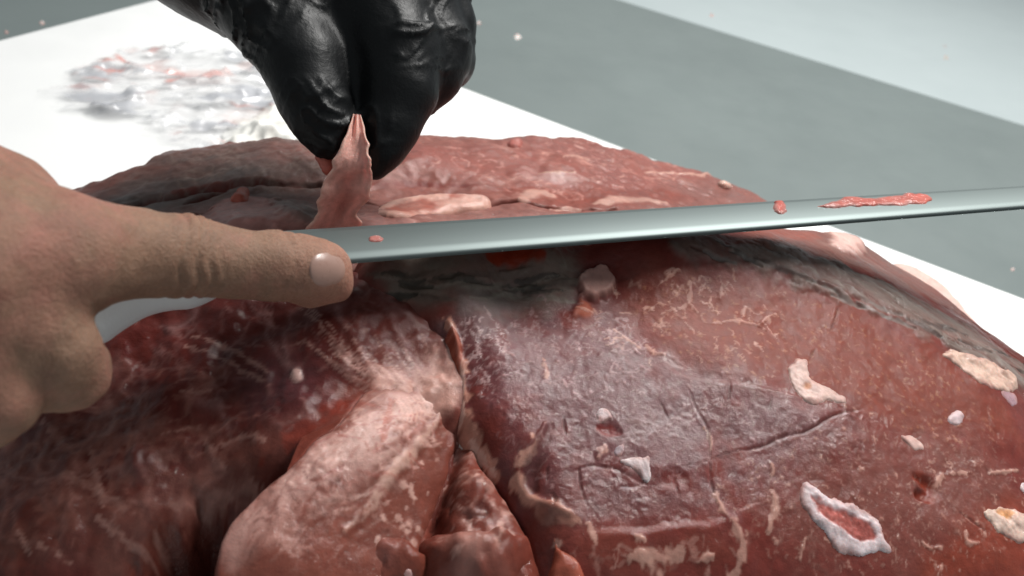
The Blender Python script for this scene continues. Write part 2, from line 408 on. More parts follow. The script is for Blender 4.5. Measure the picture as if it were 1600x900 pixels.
A.build(beef, MEAT, 'long pinkish grey muscle behind the knife with a dark seam', mult=.66, sat=1.15)

# ---- large marbled cut face
B = Lobe('muscle', [(540, 372, .106), (700, 356, .108), (850, 342, .108), (1000, 334, .106), (1120, 334, .100), (1220, 340, .090), (1300, 346, .078), (1350, 378, .062), (1450, 432, .050), (1600, 548, .045), (1760, 680, .04), (1830, 900, .03), (1700, 1120, .02), (1200, 1150, .02),
        (820, 1120, .03), (830, 860, .070), (800, 770, .079), (735, 690, .085), (715, 600, .092), (690, 520, .098), (560, 480, .101)],
       [(600, 405, .112), (720, 396, .114), (850, 386, .115), (980, 378, .115), (1100, 384, .1135), (1220, 400, .108), (1330, 442, .099), (1450, 508, .088), (1560, 575, .078), (640, 440, .104), (950, 420, .106), (1250, 375, .100), (1420, 450, .078), (1500, 500, .070),
        (800, 450, .1015), (900, 460, .102), (1100, 450, .1035), (1250, 480, .098), (1400, 540, .090), (1540, 640, .078),
        (800, 560, .095), (950, 560, .095), (1150, 560, .095), (1300, 620, .088), (1500, 750, .070), (900, 700, .084), (1100, 700, .082), (1300, 760, .075),
        (900, 830, .073), (1100, 850, .068), (1300, 890, .061), (1550, 880, .056)],
         .0005, .020, RED, seed=23, amp=(.0009, .00012))
# colour fields
B.area([(700, 500), (900, 470), (1010, 520), (1060, 580), (1330, 640), (1250, 690), (1100, 780), (800, 760), (700, 620)], PURP, alpha=.85, soft=.022, jag=.02, wet=.7)
B.area([(960, 450), (1150, 420), (1400, 500), (1560, 620), (1600, 700), (1400, 680), (1220, 600), (1040, 560)], BROWN, alpha=.85, soft=.012, jag=.008, wet=.25)
B.area([(880, 620), (1060, 585), (1210, 610), (1340, 650), (1250, 690), (1120, 730), (900, 740)], (.175, .085, .085), alpha=.6, soft=.018, jag=.018, tex=.5, texs=.008, wet=.95)
B.area([(850, 760), (1100, 770), (1150, 850), (950, 870), (860, 830)], (.17, .085, .082), alpha=.6, soft=.008, tex=.5, wet=.9)
B.area([(1250, 700), (1500, 690), (1600, 760), (1600, 900), (1200, 900)], (.21, .080, .066), alpha=.8, soft=.015, jag=.01, wet=.6)
B.area([(930, 820), (1110, 790), (1150, 830), (1050, 850), (900, 860)], (.21, .045, .035), alpha=.7, soft=.004, wet=.4)
B.area([(1480, 830), (1620, 760), (1640, 900), (1420, 920)], (.26, .065, .045), alpha=.8, soft=.006, wet=.3)
# silverskin on the shoulder under the knife and along the rim
B.area([(545, 420), (700, 405), (900, 390), (900, 440), (870, 480), (760, 480), (680, 490), (560, 470)], (.23, .195, .165), alpha=.95, soft=.006, tex=.35, texs=.006, ang=0, stretch=3, wet=.2)
B.area([(700, 470), (780, 450), (860, 460), (800, 500), (720, 530)], (.20, .15, .15), alpha=.6, soft=.008, tex=.5)
B.area([(1040, 378), (1160, 372), (1330, 420), (1480, 490), (1620, 590), (1660, 660), (1560, 590), (1440, 520), (1330, 468), (1200, 425), (1060, 398)], (.215, .165, .145), hgt=.0015, alpha=.95, soft=.004, jag=.005, tex=.35, texs=.005, ang=-.5, stretch=4, wet=.4)
B.area([(1140, 362), (1320, 350), (1420, 410), (1620, 530), (1640, 575), (1480, 480), (1340, 420), (1200, 385)], (.26, .145, .125), alpha=.85, soft=.005, jag=.004, tex=.4, texs=.005, ang=-.5, stretch=3)
B.area([(1130, 368), (1280, 352), (1300, 375), (1180, 388)], (.33, .11, .085), alpha=.7, soft=.003)
B.area([(1265, 352), (1310, 352), (1350, 385), (1330, 400), (1290, 380)], (.60, .42, .38), hgt=.002, alpha=.95, soft=.003)
for i in range(26):
    x = 1080 + i * 20; y = 388 + max(0, (x - 1160)) * .43 + random.uniform(-14, 18)
    B.stroke([(x, y), (x + 22, y + 9 + random.uniform(-4, 4)), (x + 50, y + 22 + random.uniform(-6, 6))], random.uniform(.0008, .002), random.choice([(.10, .075, .068), (.22, .19, .175), (.15, .07, .06)]), random.uniform(-.0012, .0012), alpha=.75)
for i in range(34):
    x = random.uniform(560, 880); y = 425 + random.uniform(0, 45)
    B.stroke([(x, y), (x + 25, y + random.uniform(-4, 4)), (x + random.uniform(40, 75), y + random.uniform(-10, 6))], random.uniform(.0005, .0012), random.choice([(.06, .05, .04), (.24, .20, .17), (.17, .12, .10), (.05, .04, .035)]), random.uniform(-.0008, .0008), alpha=.7)
B.stroke([(770, 405), (810, 398), (850, 396)], .003, (.30, .04, .02), 0, alpha=.9)
B.area([(912, 425), (940, 415), (967, 435), (955, 460), (925, 478), (905, 460)], (.40, .24, .21), hgt=.0035, alpha=.95, soft=.0012, jag=.002)
B.stroke([(908, 470), (915, 485), (900, 492)], .003, (.36, .11, .075), .0008)
# left border: fat seam
B.stroke([(700, 505), (715, 540), (722, 600), (718, 650), (735, 700), (770, 748)], .0020, (.44, .23, .185), .0014, taper=.4, jag=1.0)
B.stroke([(704, 505), (718, 550), (724, 610), (722, 660)], .0009, (.55, .36, .31), .0004, jag=.9)
B.stroke([(735, 690), (755, 725), (778, 752)], .0010, (.55, .36, .31), .0004, jag=.9)
B.stroke([(705, 520), (712, 570), (708, 610)], .0028, (.34, .09, .06), .001, alpha=.8)
# flap with curled edge, lower left
B.stroke([(852, 662), (838, 690), (822, 715), (808, 738), (812, 770), (845, 792), (890, 803)], .0016, (.48, .27, .22), .0012, taper=.4, jag=1.0)
B.stroke([(858, 668), (845, 700), (830, 735), (832, 765)], .0030, (.12, .055, .055), -.0008, alpha=.6)
B.stroke([(840, 790), (870, 800), (905, 812)], .0024, (.46, .27, .22), .0006, alpha=.8, jag=.9)
B.area([(830, 790), (900, 815), (940, 850), (1140, 830), (1150, 900), (860, 900)], (.20, .055, .042), alpha=.8, soft=.004, jag=.004, wet=.5)
B.step([(1150, 800), (1110, 816), (1060, 812), (1010, 826), (960, 822), (900, 838)], .0016, .003)
for pts, w in (([(1118, 775), (1130, 800), (1150, 820), (1162, 850), (1155, 885), (1140, 905)], .0024), ([(985, 872), (1012, 868), (1040, 872), (1062, 862)], .0022), ([(1005, 868), (1022, 885), (1030, 905)], .0026), ([(922, 820), (930, 845)], .0014), ([(1090, 880), (1115, 868)], .0014), ([(990, 838), (1006, 842)], .0012), ([(865, 855), (875, 848)], .0015),
               ([(1100, 668), (1110, 685), (1112, 705)], .0011), ([(1208, 770), (1212, 800), (1200, 830)], .0016), ([(1258, 840), (1250, 875)], .0008), ([(1472, 740), (1462, 760), (1455, 772)], .0013), ([(1480, 741), (1515, 738)], .0009), ([(1545, 740), (1590, 735)], .0008), ([(1510, 830), (1508, 850), (1530, 848)], .0009), ([(1440, 845), (1450, 858), (1470, 855)], .0008), ([(1470, 885), (1465, 898)], .0012),
               ([(945, 700), (935, 715)], .0018), ([(1202, 722), (1210, 735), (1205, 742)], .0009)):
    B.stroke(pts, w * .75, FATC * .95, .0006, alpha=.8, jag=.8)
B.webbing([(740, 520), (900, 480), (1060, 580), (1340, 650), (1250, 720), (1120, 800), (880, 790), (740, 650)], .006, (.36, .24, .23), .5, 8, seed=1)
B.webbing([(940, 430), (1200, 430), (1260, 570), (1060, 575), (900, 540)], .011, (.44, .25, .20), .4, 10, seed=2)
B.webbing([(1100, 720), (1350, 660), (1600, 700), (1620, 900), (1150, 900)], .007, (.36, .21, .18), .4, 8, seed=3)
B.webbing([(860, 850), (1140, 830), (1180, 905), (860, 905)], .007, (.36, .20, .17), .15, 7, seed=4)
B.webbing([(550, 415), (900, 390), (890, 470), (690, 490)], .006, (.30, .26, .22), .6, 4, ang=.3, stretch=3, seed=5)
B.webbing([(550, 415), (900, 390), (890, 470), (690, 490)], .005, (.05, .04, .03), .7, 5, ang=.3, stretch=3, seed=6, hgt=-.0005)
B.webbing([(1040, 378), (1330, 420), (1620, 590), (1660, 660), (1440, 520), (1200, 425)], .006, (.30, .27, .25), .6, 4, ang=-.5, stretch=3, seed=7, hgt=.0006)
B.webbing([(1040, 378), (1330, 400), (1620, 570), (1660, 660), (1440, 520), (1200, 425)], .005, (.11, .07, .06), .6, 5, ang=-.5, stretch=3, seed=8, hgt=-.0008)
# steps and cracks
B.step([(1345, 650), (1280, 625), (1210, 607), (1120, 596), (1050, 580), (1040, 560)], .0009, .0018)
B.step([(1360, 620), (1300, 642), (1262, 668), (1220, 672), (1180, 694), (1100, 718)], -.0003, .002)
B.step([(1400, 660), (1340, 674), (1260, 688), (1180, 714)], .0004, .0035)
for pts in ([(1100, 722), (1140, 704), (1185, 702), (1225, 680), (1262, 676), (1300, 648), (1345, 640)], [(1078, 610), (1088, 640), (1105, 665), (1110, 700), (1108, 745), (1120, 785)], [(1310, 482), (1303, 505), (1296, 518)], [(1030, 625), (1045, 655)],
            [(1205, 620), (1202, 640)], [(1140, 596), (1138, 625)], [(880, 650), (884, 680)], [(885, 688), (893, 700)], [(905, 730), (906, 760), (918, 790)], [(862, 770), (870, 780), (864, 788)], [(856, 728), (854, 750)], [(1055, 745), (1060, 775)],
            [(1265, 560), (1275, 545)], [(1500, 800), (1540, 830)], [(970, 760), (1000, 757)], [(900, 735), (930, 725), (970, 735), (1010, 755)]):
    B.crack(pts, .00055, .0006, alpha=.45)
B.stroke([(1430, 745), (1450, 755), (1455, 770), (1435, 772)], .003, (.22, .045, .03), -.003)
B.stroke([(985, 750), (1020, 758), (1060, 745)], .004, (.17, .045, .04), -.0012, alpha=.6)
B.stroke([(935, 668), (955, 670), (968, 674)], .0022, (.19, .03, .025), -.001, alpha=.8)
# marbling
up = [(960, 440), (1180, 430), (1420, 530), (1560, 640), (1560, 720), (1350, 650), (1060, 570)]
mid = [(740, 520), (900, 480), (1060, 580), (1340, 650), (1250, 720), (1120, 800), (880, 790), (740, 650)]
low = [(1100, 720), (1350, 660), (1600, 700), (1620, 900), (1150, 900)]
B.marble([(715, 500), (770, 490), (800, 540), (770, 600), (745, 640), (725, 600)], 60, (.002, .006), (.00022, .0005), (.44, .32, .31), (.2, .6), branch=.9)
B.marble([(960, 430), (1200, 440), (1230, 560), (1060, 575), (900, 540)], 70, (.002, .007), (.00025, .0006), FATC, (.25, .65), branch=.7, wig=.45)
B.marble(up, 330, (.0008, .0032), (.00025, .0006), (.40, .21, .16), (.2, .55), branch=.3, wig=.4)
B.marble(mid, 330, (.001, .005), (.00022, .0005), (.36, .22, .215), (.15, .55), branch=.5, wig=.4)
B.marble([(780, 480), (950, 470), (1040, 560), (900, 640), (760, 620)], 170, (.001, .006), (.00025, .0006), (.38, .25, .245), (.15, .6), branch=.5, wig=.4)
B.marble(low, 330, (.001, .0035), (.0002, .00045), (.42, .25, .21), (.2, .6), branch=.4)
B.marble([(880, 870), (1140, 850), (1180, 900), (880, 900)], 26, (.002, .007), (.0003, .0008), (.38, .21, .18), (.2, .6))
B.flecks(up, 300, (.0005, .0014), (.40, .19, .12), (.15, .5)); B.flecks(low, 260, (.0004, .001), (.40, .24, .20), (.15, .5)); B.flecks(mid, 240, (.0004, .001), (.40, .26, .24), (.15, .5))
for pts, w in (([(1110, 505), (1150, 500), (1185, 508), (1195, 515)], .0011), ([(1185, 508), (1200, 495), (1212, 490)], .0009), ([(1078, 440), (1080, 475), (1062, 482)], .0014), ([(1080, 475), (1090, 488)], .001), ([(1128, 452), (1125, 465)], .0015), ([(1025, 450), (1060, 420)], .0008), ([(1165, 480), (1160, 495)], .001),
               ([(848, 560), (855, 580), (852, 590)], .0014), ([(960, 515), (1000, 545)], .0009), ([(1010, 540), (1018, 552), (1038, 553)], .0012), ([(945, 530), (972, 528)], .0009), ([(1040, 425), (1062, 422)], .0012), ([(900, 480), (925, 488)], .0008)):
    B.stroke(pts, w * .65, FATC, .0003, alpha=.65, jag=.8)
for pts, w in (([(1040, 555), (1070, 585), (1130, 595), (1210, 606), (1290, 628), (1340, 645)], .004), ([(1300, 640), (1390, 665)], .005), ([(1040, 815), (1080, 808), (1130, 815)], .004), ([(860, 790), (930, 800), (1000, 790)], .006), ([(910, 700), (960, 690)], .006), ([(900, 740), (1000, 745)], .008), ([(935, 470), (965, 460)], .003), ([(1000, 690), (1100, 640)], .008), ([(740, 600), (800, 640)], .008), ([(1290, 700), (1360, 690)], .006), ([(1330, 790), (1370, 840)], .006)):
    B.glint(pts, w)
B.build(beef, MEAT, 'broad marbled cut face of red beef with grey silverskin rim')

# ---- dark webbed muscle under the knife hand
D = Lobe('muscle', [(800, 500, .080), (725, 515, .076), (650, 555, .0825), (575, 602, .0880), (520, 645, .0890), (468, 695, .0870), (412, 750, .0830), (362, 800, .0785), (336, 850, .0745), (332, 930, .067), (380, 1060, .05), (650, 1060, .04), (655, 900, .058), (674, 800, .066), (700, 720, .073), (728, 650, .078), (770, 590, .080)],
       [(670, 615, .0850), (620, 640, .0880), (585, 680, .0885), (510, 750, .0845), (440, 810, .0800), (400, 880, .0745), (560, 800, .0755), (620, 730, .0805), (650, 780, .0715), (600, 870, .0660), (500, 900, .0690)],
       .00065, .0022, (.24, .085, .066), k=6, wob=.0035, seed=53, amp=(.0010, .00010))
Cl = Lobe('muscle', [(-120, 420, .06), (60, 425, .080), (165, 392, .096), (300, 362, .102), (540, 380, .104), (660, 470, .101), (740, 500, .097), (775, 560, .092), (765, 640, .084), (720, 680, .080), (590, 700, .078), (470, 770, .066), (350, 860, .045), (260, 920, .04), (100, 1050, .03), (-250, 1050, .02), (-400, 700, .03)],
        [(330, 440, .097), (430, 450, .099), (560, 520, .097), (640, 560, .091), (400, 520, .092), (250, 520, .084), (420, 620, .083), (250, 650, .077), (100, 650, .072), (550, 605, .0880), (600, 590, .0905), (480, 660, .0840), (420, 710, .0780), (350, 720, .072), (200, 760, .066), (60, 800, .060), (250, 840, .055), (100, 900, .05)],
        .0009, .014, DARK, seed=37, amp=(.0020, .0006))
ax2 = D.proj([(430, 760), (640, 620)]); av = ax2[1] - ax2[0]; al_ = ((Cl.X - ax2[0][0]) * av[0] + (Cl.Y - ax2[0][1]) * av[1]) / (av @ av)
near_d = Cl.lean(D, .0009, .30, sstep(-.35, .75, al_), .002)
Cl.col += (np.array([.26, .10, .08]) - Cl.col) * (near_d * sstep(.1, .5, al_) * np.clip(.6 + .8 * fbm(Cl.X, Cl.Y, .006, 3, 900), 0, 1))[..., None]
Cl.area([(540, 480), (700, 500), (715, 620), (620, 610), (540, 560)], (.16, .05, .042), alpha=.8, soft=.008, tex=.3, wet=.9)
Cl.area([(640, 580), (700, 570), (700, 630), (620, 640)], (.30, .10, .07), alpha=.8, soft=.004, tex=.4, wet=.8)
Cl.area([(120, 800), (250, 730), (420, 690), (600, 620), (480, 730), (360, 820), (200, 880)], (.21, .085, .07), alpha=.8, soft=.012, jag=.01, tex=.6, texs=.012, ang=.5, stretch=2.5)
Cl.area([(0, 680), (160, 660), (250, 730), (120, 820), (0, 880)], (.15, .055, .045), alpha=.7, soft=.012, jag=.01, tex=.8, texs=.012)
Cl.area([(0, 820), (200, 830), (420, 800), (300, 900), (0, 910)], (.16, .075, .06), alpha=.7, soft=.012, tex=.6, texs=.014)
Cl.area([(390, 560), (520, 560), (520, 640), (380, 660)], (.085, .035, .04), alpha=.7, soft=.01, wet=1)
Cl.stroke([(430, 700), (520, 648), (600, 608)], .0035, (.20, .035, .024), .0006, alpha=.6, jag=.9)
web = (.50, .31, .27)
for pts, w in (([(465, 480), (520, 530), (560, 570), (610, 612)], .0011), ([(480, 480), (540, 540), (580, 575), (612, 610)], .0007), ([(575, 580), (600, 600), (618, 615)], .0014), ([(290, 540), (340, 560), (400, 590), (420, 600)], .0012), ([(300, 525), (360, 545), (415, 580)], .0016),
               ([(440, 545), (470, 535)], .001), ([(280, 610), (310, 615), (340, 605)], .001), ([(250, 680), (300, 665), (340, 672)], .0009), ([(140, 700), (150, 740), (160, 790)], .0014), ([(100, 740), (140, 760), (200, 800)], .0022), ([(60, 850), (110, 880)], .001), ([(150, 810), (200, 850), (260, 890)], .0012),
               ([(70, 660), (95, 690), (110, 700)], .0025), ([(270, 790), (330, 780), (400, 760)], .0022), ([(160, 690), (180, 660)], .0018), ([(330, 700), (380, 680), (420, 690)], .0014), ([(240, 830), (265, 860)], .0012), ([(20, 820), (50, 870)], .0011), ([(320, 690), (340, 730), (360, 735)], .0012)):
    Cl.stroke(pts, w * .6, web, .0002, alpha=.45, jag=.9)
Cl.marble([(-60, 640), (220, 620), (420, 700), (300, 860), (-60, 880)], 150, (.006, .02), (.0005, .0016), (.26, .12, .10), (.15, .5), wig=.5)
Cl.marble([(200, 500), (700, 510), (700, 600), (420, 680), (180, 620)], 110, (.004, .014), (.0004, .0010), (.24, .12, .11), (.15, .5), ang=-.7, spread=.6, wig=.4)
Cl.webbing([(-80, 600), (200, 560), (500, 600), (440, 740), (300, 860), (-80, 900)], .020, (.36, .19, .165), .6, 7, seed=1, hgt=.0004)
Cl.webbing([(-80, 600), (200, 560), (500, 600), (440, 740), (300, 860), (-80, 900)], .009, (.34, .18, .155), .55, 6, seed=2, hgt=.0005)
Cl.webbing([(200, 470), (560, 450), (710, 510), (700, 610), (480, 660), (180, 640)], .016, (.34, .20, .19), .6, 8, ang=-.8, stretch=2.5, seed=3, hgt=.0004)
Cl.webbing([(560, 480), (710, 510), (700, 630), (560, 610)], .006, (.40, .20, .17), .6, 5, ang=1.4, stretch=3, seed=4, hgt=.0005)
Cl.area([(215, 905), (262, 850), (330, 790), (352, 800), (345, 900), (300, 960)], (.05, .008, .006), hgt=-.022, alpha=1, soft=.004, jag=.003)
Cl.area([(455, 582), (470, 580), (474, 595), (462, 600)], (.50, .34, .31), hgt=.001, soft=.0008, jag=.001)
Cl.area([(200, 715), (225, 712), (232, 745), (205, 755)], (.14, .05, .045), hgt=.004, soft=.003, wet=1)
for pts, w in (([(360, 665), (385, 640)], .004), ([(205, 730), (225, 725)], .004), ([(635, 545), (660, 540), (680, 560)], .005), ([(640, 600), (690, 595)], .005), ([(300, 705), (320, 700)], .003), ([(420, 630), (470, 620)], .004), ([(180, 640), (220, 630)], .004), ([(560, 580), (600, 600)], .004)): Cl.glint(pts, w, .0007, .002)
Cl.area([(575, 606), (620, 575), (690, 555), (728, 565), (730, 640), (690, 640), (640, 620)], (.44, .26, .225), alpha=.9, soft=.005, jag=.006, tex=.35, texs=.004, ang=1.0, stretch=4)
Cl.area([(590, 640), (640, 600), (720, 575), (725, 640), (690, 680), (620, 690)], (.40, .235, .20), alpha=.9, soft=.004, jag=.005, tex=.3, texs=.004, ang=1.0, stretch=5)
for k_ in range(22):
    x0 = 600 + k_ * 5.5; x1 = 470 + k_ * 11 + random.uniform(-10, 10); y1 = 500 + random.uniform(0, 50) + abs(k_ - 8) * 2
    Cl.stroke([(x0, 628 - k_ * 1.2), ((x0 * .6 + x1 * .4), 590 + random.uniform(-8, 8)), (x1, y1)], random.uniform(.0003, .0008), (.50, .32, .28), .0002, alpha=random.uniform(.2, .55), taper=.8, jag=.6)
Cl.build(beef, MEAT, 'dark red muscle covered in thin pale web of membrane', mult=.82, sat=1.25)

# ---- pale sinewy strip
edge_ = np.clip(sstep(.006, .0, D.d + .004 * fbm(D.X, D.Y, .008, 3, 905)), 0, 1); tmp_ = None
D.area([(560, 640), (690, 590), (700, 620), (650, 680), (600, 720), (570, 760), (480, 800), (400, 850), (345, 900), (340, 830), (420, 745), (500, 685)], (.44, .27, .24), alpha=.95, soft=.006, jag=.006,
       wet=.6)
D.area([(600, 630), (690, 600), (670, 650), (600, 690), (540, 740), (450, 785), (430, 760), (520, 690)], (.45, .29, .26), alpha=.85, soft=.006, tex=.3, texs=.004, ang=.55, stretch=6, wet=.7)
D.area([(400, 860), (470, 805), (560, 790), (600, 760), (580, 860), (500, 900), (380, 910)], (.25, .09, .068), alpha=.85, soft=.007, jag=.008, tex=.5, texs=.006, ang=.9, stretch=3)
D.area([(345, 830), (375, 800), (400, 800), (365, 870), (350, 900)], (.42, .25, .22), alpha=.8, soft=.003)
D.area([(620, 700), (690, 650), (680, 740), (600, 800)], (.22, .085, .066), alpha=.5, soft=.005, tex=.3, ang=1, stretch=4)
D.stroke([(612, 625), (600, 690), (585, 700)], .0014, (.40, .14, .11), -.0004, alpha=.7)
D.stroke([(540, 830), (580, 790), (610, 745), (650, 700), (690, 650)], .0016, (.50, .33, .28), .001, alpha=.8)
D.marble([(360, 820), (600, 640), (690, 620), (620, 740), (420, 860)], 130, (.006, .018), (.0003, .0006), (.52, .35, .31), (.2, .55), ang=.8, spread=.15, wig=.12)
D.marble([(360, 820), (600, 640), (690, 620), (620, 740), (420, 860)], 60, (.006, .016), (.0003, .0006), (.36, .12, .10), (.2, .5), ang=.55, spread=.25, wig=.25)
D.marble([(350, 830), (560, 780), (600, 840), (360, 900)], 60, (.004, .012), (.0004, .0010), (.42, .24, .21), (.2, .6), ang=1.0, spread=.4)
D.marble([(350, 830), (560, 780), (600, 840), (360, 900)], 40, (.004, .012), (.0003, .0008), (.16, .05, .04), (.2, .45), ang=1.0, spread=.4, hgt=0)
for i in range(10):
    x = 625 + i * 7; D.stroke([(x - 10, 625 - i), (x + 6, 640), (x + 4, 672 - i * 3)], .0006, (.56, .36, .31), .0003, alpha=.6)
D.col += (np.array([.22, .07, .055]) - D.col) * (edge_ * .30)[..., None]
dv = np.diff(D.proj([(420, 830), (660, 630)]), axis=0)[0]; da = math.atan2(dv[1], dv[0])
D.webbing([(350, 900), (350, 820), (600, 620), (710, 590), (690, 690), (560, 900)], .004, (.54, .37, .33), .35, 4, ang=da, stretch=10, seed=1, hgt=.0003)
D.webbing([(350, 900), (350, 820), (600, 620), (710, 590), (690, 690), (560, 900)], .0040, (.27, .09, .07), .75, 4, ang=da, stretch=9, seed=2, hgt=-.0004)
D.webbing([(350, 900), (380, 840), (560, 780), (600, 850), (560, 910)], .008, (.15, .045, .034), .6, 4, ang=da + .3, stretch=2.5, seed=3, hgt=-.0005)
D.webbing([(420, 780), (600, 630), (700, 600), (660, 680), (480, 800)], .003, (.58, .42, .38), .18, 4, ang=da + 1.5, stretch=3, seed=4, hgt=.0002)
for pts, w in (([(500, 655), (540, 648), (600, 645)], .004), ([(545, 690), (590, 690)], .005), ([(430, 750), (480, 720)], .004), ([(470, 760), (540, 730)], .006)): D.glint(pts, w, .00022)
D.webbing([(540, 840), (620, 740), (700, 640), (680, 760), (640, 900), (540, 900)], .007, (.42, .25, .21), .6, 6, ang=da, stretch=2.5, seed=6, hgt=.0003)
D.webbing([(540, 840), (620, 740), (700, 640), (680, 760), (640, 900), (540, 900)], .006, (.12, .035, .028), .6, 5, ang=da, stretch=3, seed=7, hgt=-.0006)
D.flecks([(560, 830), (640, 740), (700, 650), (670, 800), (620, 890)], 40, (.0008, .0025), (.48, .31, .27), (.3, .8))
D.build(beef, MEAT, 'pale pink sinewy flap of muscle with fine fibres', mult=.72, sat=1.25)

# ---- small lower lobes between the strip and the marbled face
E1 = Lobe('muscle', [(712, 660, .070), (732, 650, .078), (742, 700, .080), (790, 760, .076), (820, 810, .071), (860, 880, .064), (860, 1000, .05), (640, 1000, .05), (650, 880, .058), (680, 790, .064), (700, 720, .068)],
        [(720, 760, .076), (700, 850, .067), (780, 850, .069)], .0008, .009, (.20, .062, .048), seed=67, k=3, amp=(.0022, .0006))
E1.lean(D, .0012, .45, None, .004); E1.lean(B, .013, 1.0, None, .003)
E1.marble([(640, 700), (720, 640), (830, 810), (840, 900), (620, 900)], 90, (.002, .008), (.0004, .0012), (.40, .23, .20), (.2, .6))
E1.flecks([(640, 700), (720, 640), (830, 810), (840, 900), (620, 900)], 60, (.001, .0028), (.50, .32, .28), (.3, .8))
E1.webbing([(640, 700), (720, 640), (830, 810), (840, 900), (620, 900)], .010, (.46, .28, .24), .6, 6, hgt=.0006); E1.webbing([(640, 700), (720, 640), (830, 810), (840, 900), (620, 900)], .012, (.06, .012, .01), .7, 6, seed=2, hgt=-.002); E1.build(beef, MEAT)
E2 = Lobe('muscle', [(545, 838, .067), (620, 830, .071), (655, 868, .067), (655, 960, .05), (500, 1000, .05), (505, 890, .062)], [(590, 880, .066)], .0008, .010, (.19, .06, .045), seed=71, k=1.6, wob=.006, amp=(.0030, .0007))
E2.area([(560, 825), (630, 830), (620, 870), (570, 860)], (.34, .16, .14), alpha=.7, soft=.006, tex=.5, wet=1)
E2.marble([(530, 840), (640, 830), (640, 900), (530, 900)], 40, (.002, .006), (.0003, .0008), (.45, .27, .24), (.3, .7)); E2.webbing([(520, 815), (815, 800), (830, 915), (520, 915)], .006, (.46, .29, .25), .6, 5, seed=5, hgt=.0003); E2.flecks([(520, 815), (815, 800), (830, 915), (520, 915)], 60, (.0008, .0022), (.5, .34, .3), (.3, .8)); E2.webbing([(530, 830), (640, 820), (650, 910), (520, 910)], .009, (.08, .016, .012), .6, 6, seed=2, hgt=-.0015); E2.build(beef, MEAT)
E3 = Lobe('muscle', [(655, 818, .072), (720, 806, .077), (790, 815, .077), (826, 850, .071), (820, 980, .05), (640, 980, .05), (645, 880, .064)], [(720, 862, .072), (775, 850, .074)], .0008, .010, (.20, .06, .046), seed=79, k=1.6, wob=.006, amp=(.0030, .0007))
E3.area([(720, 815), (780, 830), (800, 900), (720, 900), (700, 860)], (.40, .22, .19), alpha=.75, soft=.008, tex=.6, texs=.006)
E3.marble([(670, 820), (800, 830), (800, 900), (660, 900)], 60, (.002, .006), (.0003, .0009), (.48, .30, .26), (.3, .7)); E3.webbing([(520, 815), (815, 800), (830, 915), (520, 915)], .006, (.46, .29, .25), .6, 5, seed=5, hgt=.0003); E3.flecks([(520, 815), (815, 800), (830, 915), (520, 915)], 60, (.0008, .0022), (.5, .34, .3), (.3, .8)); E3.webbing([(660, 815), (800, 820), (815, 910), (650, 910)], .010, (.08, .016, .012), .6, 6, seed=2, hgt=-.0015); E3.build(beef, MEAT)
E5 = Lobe('flap', [(858, 800, .074), (880, 840, .073), (915, 880, .070), (930, 960, .06), (880, 960, .06), (865, 900, .067)], [], .0007, .005, (.34, .11, .08), seed=89, k=5)
E5.build(beef, MEAT)
# low tail of meat on the far left of the board
G = Lobe('muscle', [(40, 310, .022), (100, 298, .024), (200, 300, .026), (260, 340, .03), (200, 420, .03), (20, 420, .02), (-200, 420, .02), (-160, 340, .02)], [], .0012, .016, (.30, .12, .10), seed=97)
G.build(beef, MEAT)
# pale fat skirt on the board at the right
H = Lobe('fat_skirt', [(1380, 408, .014), (1420, 404, .016), (1470, 428, .016), (1510, 470, .014), (1560, 530, .014), (1500, 540, .02), (1400, 470, .02)], [], .0012, .008, (.60, .44, .40), seed=101)
H.area([(1408, 402), (1425, 402), (1420, 412)], (.40, .14, .12), soft=.001); H.build(beef, FATM, 'pale pink skirt of fat resting on the board')

